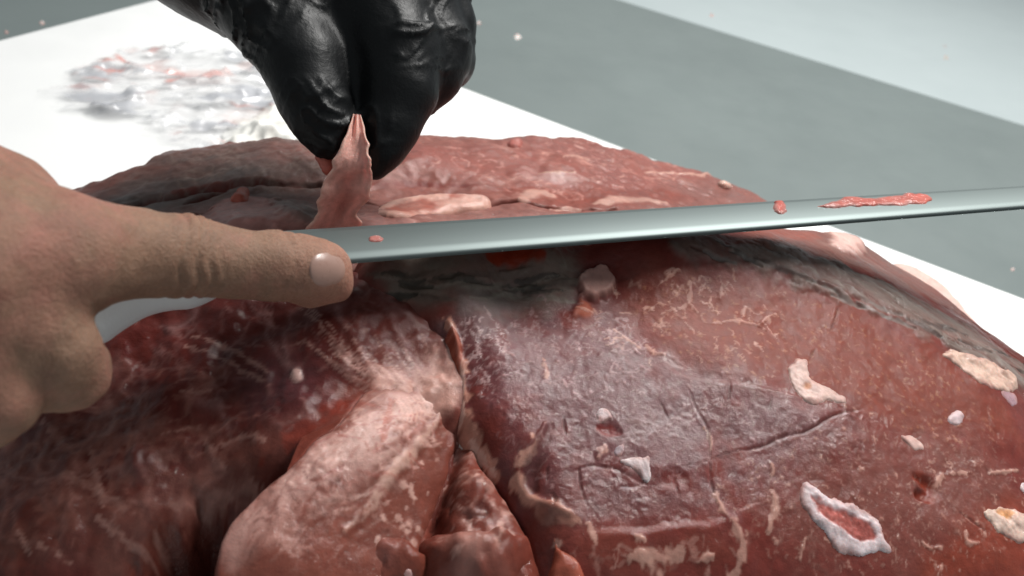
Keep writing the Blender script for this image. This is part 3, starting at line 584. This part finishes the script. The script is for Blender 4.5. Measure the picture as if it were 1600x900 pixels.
# ------------------------------------------------------------------ signed-distance modelling (hands, thick lumps)
def sdf_mesh(fn, lo, hi, h):
    lo = np.array(lo, float); hi = np.array(hi, float); n = np.ceil((hi - lo) / h).astype(int) + 1
    gx, gy, gz = [lo[i] + h * np.arange(n[i]) for i in range(3)]
    Pn = np.stack(np.meshgrid(gx, gy, gz, indexing='ij'), -1); V = fn(Pn)
    ins = V < 0; nx, ny, nz = V.shape
    acc = np.zeros((nx - 1, ny - 1, nz - 1, 3)); cnt = np.zeros((nx - 1, ny - 1, nz - 1))
    def sl(ax, o): return [slice(o[i], (V.shape[i] - 1) + o[i]) for i in range(3)]
    for ax in range(3):
        oth = [a for a in range(3) if a != ax]
        for u in (0, 1):
            for v in (0, 1):
                o = [0, 0, 0]; o[oth[0]] = u; o[oth[1]] = v; o2 = list(o); o2[ax] = 1
                a = V[tuple(sl(ax, o))]; b = V[tuple(sl(ax, o2))]; c = (a < 0) != (b < 0)
                with np.errstate(divide='ignore', invalid='ignore'): t = np.where(c, a / (a - b), 0)
                q = np.zeros(a.shape + (3,)); q[..., ax] = t; q[..., oth[0]] = u; q[..., oth[1]] = v
                acc += q * c[..., None]; cnt += c
    act = cnt > 0; idx = np.full(act.shape, -1); idx[act] = np.arange(act.sum())
    ijk = np.argwhere(act); verts = lo + h * (ijk + acc[act] / cnt[act][:, None])
    faces = []
    for ax in range(3):
        o1, o2 = [(1, 2), (2, 0), (0, 1)][ax]
        s0 = [slice(None)] * 3; s1 = [slice(None)] * 3; s0[ax] = slice(0, -1); s1[ax] = slice(1, None)
        c = ins[tuple(s0)] != ins[tuple(s1)]; e = np.argwhere(c)
        k = (e[:, o1] > 0) & (e[:, o2] > 0) & (e[:, o1] < V.shape[o1] - 1) & (e[:, o2] < V.shape[o2] - 1); e = e[k]
        def g(d1, d2):
            q = e.copy(); q[:, o1] += d1; q[:, o2] += d2; return idx[q[:, 0], q[:, 1], q[:, 2]]
        f = np.stack([g(-1, -1), g(0, -1), g(0, 0), g(-1, 0)], 1)
        fl = ~ins[e[:, 0], e[:, 1], e[:, 2]]; f[fl] = f[fl][:, ::-1]; faces.append(f)
    return verts, np.vstack(faces)
def cone(P, a, b, ra, rb):
    a = np.array(a); b = np.array(b); ab = b - a; t = np.clip(((P - a) @ ab) / max(ab @ ab, 1e-12), 0, 1)
    return np.linalg.norm(P - a - t[..., None] * ab, axis=-1) - (ra + (rb - ra) * t)
def smin(a, b, k):
    h = np.clip(.5 + .5 * (b - a) / k, 0, 1); return b + (a - b) * h - k * h * (1 - h)
def chain(P, J, k=.004):
    d = None
    for (a, ra), (b, rb) in zip(J[:-1], J[1:]):
        c = cone(P, a, b, ra, rb); d = c if d is None else smin(d, c, k)
    return d
def noise3(V, scale, seed, octv=3):
    return (fbm(V[:, 0], V[:, 1], scale, octv, seed) + fbm(V[:, 1] + 3, V[:, 2], scale, octv, seed + 5) + fbm(V[:, 2] + 5, V[:, 0], scale, octv, seed + 11)) / 2
def vnormals(V, Fc):
    n = np.cross(V[Fc[:, 2]] - V[Fc[:, 0]], V[Fc[:, 3]] - V[Fc[:, 1]]); N_ = np.zeros_like(V)
    for i in range(4): np.add.at(N_, Fc[:, i], n)
    return N_ / np.maximum(np.linalg.norm(N_, axis=1, keepdims=True), 1e-12)

# pieces of fat and meat as lumps along a line
def lump(name, pts, rad, mat, col, parent=None, k=.003, h=.0006, rough=.0006, flat=None, seed=5, col2=None):
    J = [(np.array(p), r) for p, r in zip(pts, rad)]; A_ = np.array(pts); r = max(rad) + .003
    V, Fc = sdf_mesh(lambda P: chain(P, J, k), A_.min(0) - r, A_.max(0) + r, h)
    N_ = vnormals(V, Fc); V = V + N_ * (noise3(V, .004, seed) * rough)[:, None]
    c = np.tile(np.array(col, float), (len(V), 1))
    nn = noise3(V, .006, seed + 3)
    if col2 is not None: c += (np.array(col2) - c) * np.clip(.5 + nn * 1.2, 0, 1)[:, None]
    V = V - (np.array(parent.location) if parent else 0)
    return mesh_obj(name, V, Fc, mat, parent, np.clip(c, .01, .9), np.full(len(V), .6))
def onA(px, py, up=0):
    p = A.hit(px, py); return p + np.array([0, 0, up])
def zA(px, py, up): return (px, py, A.hit(px, py)[2] + up)
Fr = Lobe('fat_roll', [zA(576, 330, .002), zA(600, 310, .006), zA(650, 302, .008), zA(710, 296, .009), zA(766, 298, .008), zA(772, 318, .007), zA(700, 326, .008), zA(620, 334, .005)], [], .0006, .0045, (.50, .31, .265), k=4, wob=.0012, seed=111, amp=(.0008, .0003))
Fr.area([(590, 330), (640, 312), (740, 312), (772, 318), (700, 330), (620, 338)], (.34, .10, .075), alpha=.85, soft=.003, tex=.3)
Fr.marble([(590, 318), (650, 300), (765, 298), (760, 318), (620, 330)], 30, (.004, .01), (.0003, .0006), (.58, .42, .37), (.3, .6), ang=.3, spread=.3)
Fr.build(beef, MEAT, 'pale slab of fat edged muscle in the seam behind the knife', mult=.8)
lump('meat_nub', [onA(374, 312, -.001), onA(380, 304, .0015)], [.0038, .0026], MEAT, (.36, .08, .05), beef)
lump('meat_nub', [onA(803, 226, -.002), onA(808, 222, -.001)], [.0045, .0035], MEAT, (.34, .11, .09), beef)
lump('meat_nub', [onA(1128, 292, .001), onA(1138, 294, .001)], [.003, .002], FATM, (.56, .36, .30), beef)

# ------------------------------------------------------------------ strip pulled up by the gloved hand
def ribbon(name, rows, parent, mat, nseg=28, thick=.0024):
    """rows: (left px, right px, t, bow): a bowed, thick band"""
    R_ = []
    for (l, r, t, bow) in rows: R_.append(np.r_[on(l[0], l[1], t), on(r[0], r[1], t + .002), bow])
    R_ = smooth_line(np.array(R_), 4); n = len(R_)
    V, C_ = [], []
    rg = np.random.default_rng(3); rgd = ray(540, 280)
    for i, q in enumerate(R_):
        a, b, bow = q[:3], q[3:6], q[6]; ring = []
        for sgn in (1, -1):
            us = np.linspace(0, 1, nseg // 2) if sgn > 0 else np.linspace(1, 0, nseg // 2)
            for u in us:
                arch = math.sin(math.pi * u)
                lip = .0016 * (math.exp(-((u - .08) / .10) ** 2) + .8 * math.exp(-((u - .93) / .08) ** 2))
                th = thick * (.35 + .65 * arch ** .5)
                wv = .0022 * float(fbm(np.array(i * .00016 + .3), np.array(u * .024), .006, 3, 401))
                p = a + (b - a) * u + rgd * (bow * arch - lip + wv * .6 + (-th / 2 if sgn > 0 else th / 2))
                p = p + (b - a) * .22 * float(fbm(np.array(i * .0004), np.array(.5 + (u > .5)), .006, 3, 411)) * abs(u - .5)
                V.append(p)
                v = i / (n - 1)
                red = math.exp(-((u - .5) / .2) ** 2) * sstep(.4, .5, v) * sstep(1, .7, v) * .7
                base = np.array([.72, .37, .31]) * (1 - red) + np.array([.34, .09, .07]) * red
                e = max(math.exp(-(u / .12) ** 2), math.exp(-((1 - u) / .12) ** 2)); base = base * (1 - .6 * e) + np.array([.62, .42, .35]) * .6 * e
                C_.append(base * (1 + .25 * float(fbm(np.array(i * .0001), np.array(u * .024), .003, 3, 421))))
    k = nseg // 2 * 2; Fc = []
    for i in range(n - 1):
        for j in range(k):
            Fc.append((i * k + j, i * k + (j + 1) % k, (i + 1) * k + (j + 1) % k, (i + 1) * k + j))
    V = np.array(V) - np.array(parent.location)
    return mesh_obj(name, V, Fc, mat, parent, np.array(C_), np.full(len(V), .6))
pb = A.hit(518, 366); tb = np.linalg.norm(pb - CAM)
st = ribbon('pulled_strip', [((551, 178), (563, 180), .347, 0), ((545, 200), (569, 202), .343, .001), ((530, 232), (579, 234), .3405, .001), ((517, 260), (581, 256), .340, .000), ((510, 282), (578, 276), .343, .003), ((504, 305), (574, 302), .343, .004), ((498, 330), (566, 328), tb * .5 + .172, .003), ((484, 356), (556, 352), tb - .003, .002), ((462, 380), (560, 376), tb + .003, .001)], beef, FATM)
st['label'] = 'pink strip of sinew pulled up between black gloved fingers'

# ------------------------------------------------------------------ knife
kn0 = at(560, 402, .1235); kn1 = at(1600, 320, .127)
kd = kn1 - kn0; kd /= np.linalg.norm(kd)
side = np.cross([0, 0, 1], kd); side /= np.linalg.norm(side)        # away from the camera
nrm = np.cross(kd, side)
tilt = math.radians(-6); sd = side * math.cos(tilt) + nrm * math.sin(tilt); nn_ = np.cross(kd, sd)
knife = empty('butcher_knife', tuple(kn0))
tag(knife, 'long steel butcher knife with white handle drawn across the beef', 'knife')
def frame(l, w, hgt): return kd * l + sd * w + nn_ * hgt
V, Fc = [], []
nl = 60; Lb = .56
prof = [(-.0022, -.0011), (-.0006, .0004), (.0028, .0011), (.019, .0006), (.0225, 0), (.019, -.0006), (.003, -.0013)]
for i in range(nl + 1):
    u = i / nl; l = -.03 + Lb * u
    sc = 1.06 - .36 * u if u < .62 else .84 * (math.sqrt(max(1e-4, 1 - ((u - .62) / .382) ** 2)) * .92 + .08)
    for (w, hh) in prof: V.append(frame(l, -.0022 + (w + .0022) * sc, hh))
k = len(prof)
for i in range(nl):
    for j in range(k): Fc.append((i * k + j, (i + 1) * k + j, (i + 1) * k + (j + 1) % k, i * k + (j + 1) % k))
bl = mesh_obj('blade', V, Fc, BLADE, knife, smooth=False)
def hsdf(P):
    J = [(kn0 + frame(-.044, .006, -.003), .0085), (kn0 + frame(-.058, .006, -.004), .0110), (kn0 + frame(-.085, .009, -.003), .0125), (kn0 + frame(-.135, .009, -.004), .0135), (kn0 + frame(-.15, .006, -.007), .015)]
    d = chain(P, J, .006)
    g = cone(P, kn0 + frame(-.074, .004, -.006), kn0 + frame(-.086, -.004, -.014), .010, .0075)
    return smin(d, g, .008)
V, Fc = sdf_mesh(hsdf, kn0 + frame(-.15, .006, -.007) - .045, kn0 + .035, .0012)
mesh_obj('handle', V - kn0, Fc, HANDLE, knife)

# ------------------------------------------------------------------ bare hand on the knife
SKIN = flesh('skin', bump=.55, sss=.25, coat=.0, rough=(.45, .6), fine=900)
hj = dict(index=[(on(-30, 420, .262), .020), (on(110, 398, .268), .0160), (on(205, 396, .276), .0117), (on(290, 401, .283), .0115), (on(360, 410, .288), .0099), (on(430, 416, .292), .0103), (on(480, 421, .2945), .0096), (on(512, 424, .296), .0080)],
          middle=[(on(-70, 470, .264), .018), (on(35, 500, .262), .0128), (on(82, 545, .264), .0112), (on(104, 582, .274), .0105), (on(70, 592, .285), .0105)],
          ring=[(on(-130, 545, .264), .017), (on(-40, 580, .262), .0115), (on(-8, 615, .265), .0112), (on(-20, 645, .275), .0105)],
          palm=[(on(-220, 480, .275), .036), (on(-90, 430, .272), .027), (on(-10, 390, .272), .0205)],
          thumb=[(on(-150, 350, .285), .028), (on(-60, 330, .285), .020), (on(0, 330, .29), .0150), (on(60, 360, .297), .0125)],
          wrist=[(on(-220, 480, .275), .036), (on(-420, 520, .27), .034), (on(-620, 560, .27), .037)])
def hand_sdf(P):
    d = chain(P, hj['index'], .006)
    d = smin(d, cone(P, on(484, 452, .2975), on(524, 446, .2985), .0066, .0058), .003)
    m_ = chain(P, hj['middle'], .004); r_ = chain(P, hj['ring'], .004)
    p_ = smin(chain(P, hj['palm'], .008), chain(P, hj['wrist'], .01), .012); t_ = chain(P, hj['thumb'], .006)
    d = smin(d, m_, .004); d = smin(d, r_, .003); d = smin(d, p_, .010); return smin(d, t_, .010)
allp = np.array([j[0] for c in hj.values() for j in c])
V, Fc = sdf_mesh(hand_sdf, allp.min(0) - .042, allp.max(0) + .020, .0013)
N_ = vnormals(V, Fc)
# creases of the finger joints
ix = [j[0] for j in hj['index']]; ax_ = ix[5] - ix[3]; ax_ /= np.linalg.norm(ax_)
cre = np.zeros(len(V))
for c0, amp_, w_ in ((ix[3] + ax_ * .001, .0011, .0010), (ix[3] + ax_ * .0045, .0009, .0009), (ix[3] - ax_ * .004, .0008, .0009), (ix[5] + ax_ * .001, .0006, .0008), (ix[5] + ax_ * .004, .0005, .0007), (ix[3] + ax_ * .008, .0004, .0007)):
    q = (V - c0) @ ax_ + .0012 * np.sin(V[:, 2] * 400); near = np.linalg.norm(V - c0, axis=1) < .02
    cre += np.where(near, amp_ * np.exp(-(q / w_) ** 2), 0)
V = V + N_ * (noise3(V, .012, 15) * .0007 + noise3(V, .0035, 16, 2) * .00018 - cre)[:, None]
col = np.tile(np.array([.215, .128, .088]), (len(V), 1))
nn = noise3(V, .02, 18) + .5 * noise3(V, .004, 19); col = col + (np.array([.26, .122, .092]) - col) * np.clip(.4 + nn, 0, 1)[:, None]
tipm = sstep(.03, .004, np.linalg.norm(V - ix[-1], axis=1)); col += (np.array([.30, .155, .11]) - col) * (tipm * .7)[:, None]
hand = mesh_obj('bare_hand', V, Fc, SKIN, None, col, np.full(len(V), .1))
tag(hand, 'bare hand with index finger stretched along the knife and the other fingers curled', 'hand')
# nail: a curved plate on the side of the fingertip that faces the light
def hand_hit(px, py):
    d = ray(px, py); t = .2
    for _ in range(80):
        s_ = hand_sdf((CAM + d * t)[None, :])[0]; t += s_ * .9
        if abs(s_) < 1e-5: break
    return CAM + d * t
def plate(name, outline, hitfn, mat, parent, thick=.0005, col=None, n=26):
    P = smooth_poly(np.array(outline, float), 2); lo, hi = P.min(0), P.max(0); c = (lo + hi) / 2
    V, Fc = [], []; rings = [0, .35, .6, .8, .92, 1.0]; m_ = len(P)
    for r in rings[1:]:
        for p in P:
            q = c + (p - c) * r; h3 = hitfn(*q); rise = thick * math.sqrt(max(0, 1 - r ** 6)) if r < 1 else -.0004
            V.append(h3 - ray(*q) * rise)
    q = c; V.append(hitfn(*q) - ray(*q) * thick); ctr = len(V) - 1
    for i in range(m_): Fc.append((ctr, i, (i + 1) % m_, ctr))
    me = bpy.data.meshes.new(name)
    fl = [(ctr, i, (i + 1) % m_) for i in range(m_)]
    for k_ in range(len(rings) - 2):
        for i in range(m_): fl.append((k_ * m_ + i, (k_ + 1) * m_ + i, (k_ + 1) * m_ + (i + 1) % m_, k_ * m_ + (i + 1) % m_))
    me.from_pydata([tuple(v) for v in V], [], fl); me.update()
    for p in me.polygons: p.use_smooth = True
    me.materials.append(mat); o = bpy.data.objects.new(name, me); scene.collection.objects.link(o); o.parent = parent
    return o
plate('fingernail', [(482, 410), (490, 396), (514, 391), (534, 399), (542, 418), (537, 440), (514, 453), (491, 448), (481, 430)], hand_hit, NAILM, hand, .0006)

# ------------------------------------------------------------------ black gloved hand
gj = dict(index=[(on(580, -10, .385), .022), (on(618, 80, .372), .0185), (on(622, 140, .364), .0155), (on(606, 200, .358), .0118), (on(594, 240, .355), .0082), (on(586, 266, .354), .0045)],
          thumb=[(on(430, 10, .385), .024), (on(476, 100, .366), .0165), (on(490, 155, .358), .0138), (on(506, 198, .353), .0112), (on(514, 224, .351), .0075)],
          middle=[(on(640, -20, .40), .020), (on(678, 70, .388), .0150), (on(672, 110, .385), .0140), (on(640, 150, .382), .012)],
          little=[(on(660, -60, .42), .020), (on(697, 40, .405), .0125), (on(700, 92, .402), .0110), (on(668, 130, .398), .011)],
          palm=[(on(560, -30, .405), .034), (on(450, -60, .41), .036), (on(330, -120, .425), .036), (on(200, -230, .45), .037), (on(60, -420, .49), .042)])
def glove_sdf(P):
    d = smin(chain(P, gj['palm'], .02), cone(P, on(540, 20, .392), on(552, 120, .374), .026, .014), .012); d = smin(d, chain(P, gj['thumb'], .006), .008)
    i_ = chain(P, gj['index'], .006); d = smin(d, i_, .005)
    d = smin(d, chain(P, gj['middle'], .006), .004); return smin(d, chain(P, gj['little'], .006), .004)
allp = np.array([j[0] for c in gj.values() for j in c])
V, Fc = sdf_mesh(glove_sdf, allp.min(0) - .044, allp.max(0) + .026, .0013)
N_ = vnormals(V, Fc)
sa = V @ dn; la = V @ rt; ta = V @ fw
def ridge(a, b, sa_, sb_, seed, p): return np.clip(1 - np.abs(fbm(a / sa_ + fbm(a, b, .02, 2, seed + 3) * .6, b / sb_, 1.0, 2, seed)) * 1.5, 0, 1) ** p
thumbside = sstep(.006, -.010, la - ((on(548, 150, .36)) @ rt))
w1 = ridge(sa + .25 * la, la, .0075, .024, 501, 4); w2 = ridge(sa - .9 * la, la + sa, .0085, .028, 521, 4); w3 = ridge(sa * .5 + la, sa, .006, .026, 541, 5)
gate = np.clip(.45 + 1.1 * noise3(V, .025, 77, 2), 0, 1)
V = V + N_ * (((w1 * (1 - thumbside) + w2 * thumbside) * .0026 + w3 * .0016) * gate - .0006 + noise3(V, .02, 88, 2) * .0006)[:, None]
gl = mesh_obj('gloved_hand', V, Fc, GLOVE)
tag(gl, 'hand in a wrinkled black disposable glove pinching up a strip of meat', 'hand')
lump('meat_nub', [on(506, 244, .352), on(512, 262, .350)], [.0034, .0030], MEAT, (.40, .10, .07), beef)

# ------------------------------------------------------------------ loose scraps on the beef, blade, board and table
def scrap(name, outline, lobe, thick, col, label, center=None, ccol=None, seed=3, mat=None, group=None, sp=.0004, cat='scrap'):
    P3 = np.array([lobe.hit(*p) for p in outline]); P = smooth_poly(P3[:, :2], 2)
    lo = P.min(0) - .002; hi = P.max(0) + .002
    X, Y = np.meshgrid(np.arange(lo[0], hi[0], sp), np.arange(lo[1], hi[1], sp)); ny, nx = X.shape
    d = poly_sd(X, Y, P) + fbm(X, Y, .0035, 4, seed) * .0008
    thick = thick * .42; col = np.array(col) * np.array([1.0, .99, 1.01])
    H0 = np.vectorize(lobe.h)(X, Y)
    q = np.clip(d / (thick * 2.6), 0, 1)
    Z = H0 + thick * np.sqrt(1 - (1 - q) ** 2) + fbm(X, Y, .004, 4, seed + 4) * thick * .55 * q - np.where(d < 0, .0004, 0)
    C_ = np.empty((ny, nx, 3)); C_[:] = col
    C_ *= (1 + .16 * fbm(X, Y, .003, 4, seed + 8))[..., None]; C_ += (np.array([.34, .17, .15]) - C_) * (np.clip(.5 + fbm(X, Y, .006, 3, seed + 6), 0, 1) * (.15 + .75 * sstep(.0022, 0, d)))[..., None]
    if center is not None:
        Pc = smooth_poly(np.array([lobe.hit(*p)[:2] for p in center]), 2); dc = poly_sd(X, Y, Pc) + fbm(X, Y, .003, 3, seed + 2) * .0008
        mk = sstep(-.0007, .0009, dc); C_ += (np.array(ccol) - C_) * mk[..., None]; Z -= mk * thick * .35
        C_ *= (1 + mk * .3 * fbm(X, Y, .002, 3, seed + 12))[..., None]
    kp = d > -sp * 1.2; kc = kp[:-1, :-1] & kp[1:, :-1] & kp[:-1, 1:] & kp[1:, 1:]
    idx = np.arange(ny * nx).reshape(ny, nx)
    f = np.stack([idx[:-1, :-1][kc], idx[:-1, 1:][kc], idx[1:, 1:][kc], idx[1:, :-1][kc]], 1)
    u = np.unique(f); rm = np.full(ny * nx, -1); rm[u] = np.arange(len(u))
    o = mesh_obj(name, np.stack([X.ravel(), Y.ravel(), Z.ravel()], 1)[u], rm[f], mat or FATM, None, np.clip(C_.reshape(-1, 3)[u], .01, .9), np.full(len(u), .6))
    return tag(o, label, cat, group)
scrap('fat_scrap', [(1232, 570), (1245, 560), (1262, 564), (1264, 580), (1262, 592), (1290, 605), (1330, 630), (1290, 628), (1270, 635), (1250, 622), (1232, 592)], B, .0022, (.54, .38, .33), 'hook shaped pale fat scrap with an orange stain lying on the marbled beef face', [(1254, 600), (1266, 598), (1268, 610), (1258, 612)], (.50, .24, .15), 3)
scrap('fat_scrap', [(1468, 556), (1485, 545), (1510, 556), (1545, 562), (1580, 582), (1592, 600), (1588, 615), (1560, 610), (1530, 600), (1505, 578), (1480, 560)], B, .0028, (.55, .38, .30), 'long cream fat scrap lying against the grey silverskin rim', seed=5)
scrap('membrane_scrap', [(1560, 610), (1590, 613), (1587, 640), (1575, 630)], B, .0008, (.32, .20, .22), 'thin mauve shred of membrane hanging below the cream fat scrap', seed=6)
scrap('fat_scrap', [(1480, 648), (1496, 640), (1508, 652), (1500, 666), (1482, 660)], B, .0016, (.56, .44, .44), 'small squarish white fat scrap on the smooth red beef', seed=7)
scrap('fat_scrap', [(1404, 680), (1418, 680), (1440, 692), (1444, 706), (1428, 700), (1412, 692)], B, .0014, (.56, .38, .33), 'small slim pale fat sliver on the red beef face', seed=9)
scrap('fat_scrap', [(1248, 760), (1258, 752), (1272, 760), (1290, 778), (1312, 780), (1340, 795), (1372, 812), (1380, 836), (1398, 866), (1370, 862), (1340, 868), (1302, 862), (1296, 840), (1270, 812), (1250, 792)], B, .0030, (.62, .52, .52), 'large diamond shaped white fat scrap with a raw red centre',
      [(1260, 775), (1275, 778), (1292, 795), (1320, 800), (1352, 815), (1372, 840), (1360, 848), (1325, 842), (1306, 825), (1280, 808)], (.34, .095, .08), 13)
scrap('fat_scrap', [(1535, 798), (1560, 790), (1590, 800), (1625, 805), (1640, 840), (1600, 850), (1575, 845), (1550, 822)], B, .0034, (.60, .44, .36), 'folded fat scrap with an orange fleck on bright red beef', [(1550, 802), (1575, 796), (1588, 806), (1570, 812)], (.55, .27, .13), 17)
scrap('fat_scrap', [(1592, 762), (1602, 752), (1618, 770), (1600, 772)], B, .0014, (.58, .46, .45), 'tiny white fat scrap just above the folded one', seed=19)
scrap('fat_scrap', [(930, 645), (945, 638), (955, 642), (963, 658), (945, 660), (931, 657)], B, .0018, (.60, .50, .50), 'white wedge of fat standing on the purplish marbled beef', seed=21)
scrap('fat_scrap', [(965, 722), (985, 714), (1002, 716), (1012, 708), (1020, 715), (1013, 728), (1018, 746), (1010, 754), (998, 738), (985, 728)], B, .0020, (.60, .50, .49), 'forked white scrap of fat above a dark dent in the beef', seed=23)
scrap('fat_scrap', [(958, 708), (972, 692), (978, 700), (966, 716)], B, .0009, (.34, .28, .30), 'smeared greyish fat film beside the forked scrap', seed=25)
scrap('fat_scrap', [(738, 826), (752, 820), (758, 828), (744, 834)], E3, .0018, (.62, .50, .44), 'small white crumb of fat on the ragged lower lump', seed=27)
scrap('fat_scrap', [(626, 893), (640, 888), (644, 900), (630, 906)], E2, .002, (.60, .38, .36), 'pink crumb of fat in the dark seam at the lower lumps', seed=29)
scrap('fat_scrap', [(752, 752), (760, 752), (760, 760), (753, 760)], E1, .0013, (.66, .52, .46), 'tiny cream crumb of fat beside the fat lined seam', seed=31)
scrap('fat_scrap', [(718, 690), (726, 690), (727, 700), (719, 702)], E1, .0013, (.66, .54, .48), 'tiny white crumb at the upper end of the fat lined seam', seed=33)

class Flat:
    """a level or tilted plane that scraps can rest on"""
    def __init__(s, p0, n): s.p = np.array(p0); s.n = np.array(n)
    def h(s, x, y): return s.p[2] - (s.n[0] * (x - s.p[0]) + s.n[1] * (y - s.p[1])) / s.n[2]
    def hit(s, px, py): d = ray(px, py); return CAM + d * (((s.p - CAM) @ s.n) / (d @ s.n))
bladef = Flat(kn0 + frame(.1, .010, .0010), nn_)
scrap('meat_scrap', [(1205, 320), (1218, 313), (1230, 320), (1228, 336), (1212, 336)], bladef, .0022, (.36, .07, .05), 'small round red meat scrap stuck on the blade', seed=35, mat=MEAT)
scrap('meat_scrap', [(1268, 322), (1290, 320), (1310, 312), (1330, 306), (1350, 312), (1390, 308), (1425, 302), (1452, 304), (1456, 316), (1430, 320), (1380, 321), (1330, 322), (1300, 326)], bladef, .0022, (.40, .10, .075), 'long thin red meat shred stuck along the blade', seed=37, mat=MEAT)
scrap('meat_scrap', [(574, 370), (590, 367), (602, 372), (594, 378), (578, 377)], bladef, .0014, (.36, .13, .11), 'faint pink meat smear on the blade beside the fingertip', seed=39, mat=MEAT)
tabf = Flat((0, 0, -TT), (0, 0, 1)); boardf = Flat((0, 0, .0001), (0, 0, 1))
for i, (x, y, r, lb) in enumerate(((808, 58, 7, 'round white crumb of fat on the steel table near the black glove'), (748, 36, 4, 'tiny pale crumb on the steel table close to the glove'), (1582, 421, 4, 'pale speck on the steel table beyond the right board edge'), (66, 36, 5, 'white crumb on steel beyond the far board corner'), (10, 50, 4, 'speck on steel next to the slanting board edge'))):
    scrap('fat_crumb', [(x - r, y), (x, y - r * .8), (x + r, y), (x, y + r * .8)], tabf, .003, (.66, .62, .58), lb, seed=41 + i, cat='crumb', sp=.0006)
for i, (x, y, r, c, lb) in enumerate(((1112, 24, 3, (.5, .30, .26), 'pinkish dried speck on the pale worktop'), (1476, 72, 2, (.42, .42, .36), 'smaller drab speck on the pale worktop'), (1478, 90, 4, (.45, .45, .38), 'larger drab speck on the pale worktop'))):
    scrap('dried_speck', [(x - r, y), (x, y - r), (x + r, y), (x, y + r)], Flat((0, 0, -TT - .004), (0, 0, 1)), .0015, c, lb, seed=51 + i, cat='speck', sp=.0008)

# ------------------------------------------------------------------ crumpled wrapper on the far part of the board
def film_mat():
    mt, N, L, B_ = new_mat('clear_crumpled_film'); nt = mt.node_tree
    ca = N.new('ShaderNodeAttribute'); ca.attribute_name = 'Col'; L.new(ca.outputs['Color'], B_.inputs['Base Color'])
    wa = N.new('ShaderNodeAttribute'); wa.attribute_name = 'Wet'
    B_.inputs['Roughness'].default_value = .22
    tr = N.new('ShaderNodeBsdfTransparent'); mx = N.new('ShaderNodeMixShader')
    L.new(wa.outputs['Fac'], mx.inputs[0]); L.new(tr.outputs[0], mx.inputs[1]); L.new(B_.outputs[0], mx.inputs[2])
    L.new(mx.outputs[0], N['Material Output'].inputs['Surface']); return mt
FILM = film_mat()
def sheet(name, outline, mat, hgt, label, cat, colfn, seed, sp=.0016):
    P3 = np.array([at(px, py, 0) for px, py in outline]); P = smooth_poly(P3[:, :2], 1)
    lo, hi = P.min(0) - .004, P.max(0) + .004
    X, Y = np.meshgrid(np.arange(lo[0], hi[0], sp), np.arange(lo[1], hi[1], sp)); ny, nx = X.shape
    d = poly_sd(X, Y, P) + fbm(X, Y, .02, 3, seed) * .006
    rid = (1 - np.abs(fbm(X, Y, .035, 3, seed + 3))) ** 2 * .7 + (1 - np.abs(fbm(X, Y, .016, 3, seed + 5, .6, 2))) ** 3 * .5
    Z = .0006 + hgt * np.clip(rid, 0, 1.3) * sstep(0, .02, d)
    C_, al = colfn(X, Y, d)
    kp = d > 0; kc = kp[:-1, :-1] & kp[1:, :-1] & kp[:-1, 1:] & kp[1:, 1:]
    idx = np.arange(ny * nx).reshape(ny, nx); f = np.stack([idx[:-1, :-1][kc], idx[:-1, 1:][kc], idx[1:, 1:][kc], idx[1:, :-1][kc]], 1)
    u = np.unique(f); rm = np.full(ny * nx, -1); rm[u] = np.arange(len(u))
    o = mesh_obj(name, np.stack([X.ravel(), Y.ravel(), Z.ravel()], 1)[u], rm[f], mat, None, np.clip(C_.reshape(-1, 3)[u], .01, .9), np.clip(al.ravel()[u], 0, 1))
    s_ = o.modifiers.new('thickness', 'SOLIDIFY'); s_.thickness = .0002; s_.offset = 1
    return tag(o, label, cat)
def film_col(X, Y, d):
    c = np.empty(X.shape + (3,)); c[:] = (.80, .80, .81)
    g = sstep(-.1, .6, fbm(X, Y, .010, 4, 201, .35, 3.0)); c += (np.array([.42, .43, .46]) - c) * (g * .8)[..., None]
    r = sstep(.30, .8, fbm(X, Y, .014, 4, 211, .4, 2.6)); c += (np.array([.68, .30, .25]) - c) * (r * .7)[..., None]
    r = sstep(.75, 1.1, fbm(X, Y, .010, 3, 221, .4, 2.5)); c += (np.array([.62, .22, .17]) - c) * (r * .8)[..., None]
    return c, (.16 + .62 * np.maximum(g, r)) * sstep(0, .035, d + .01 * fbm(X, Y, .02, 3, 231))
sheet('plastic_wrapper', [(40, 150), (130, 96), (210, 70), (340, 62), (430, 85), (480, 150), (450, 200), (330, 250), (260, 246), (170, 205), (90, 185)], FILM, .008, 'crumpled clear plastic wrapper with pink blood smears on the far side of the board', 'wrapper', film_col, 301)
def pap_col(X, Y, d):
    c = np.empty(X.shape + (3,)); c[:] = (.74, .73, .69); return c, np.ones(X.shape)
PAPER = flesh('paper', bump=.1, sss=0, coat=0, rough=(.6, .8))
sheet('paper_sheet', [(320, 240), (380, 190), (412, 160), (470, 165), (560, 190), (540, 260), (420, 270)], PAPER, .012, 'creased off white paper sheet tucked behind the beef', 'paper', pap_col, 331)
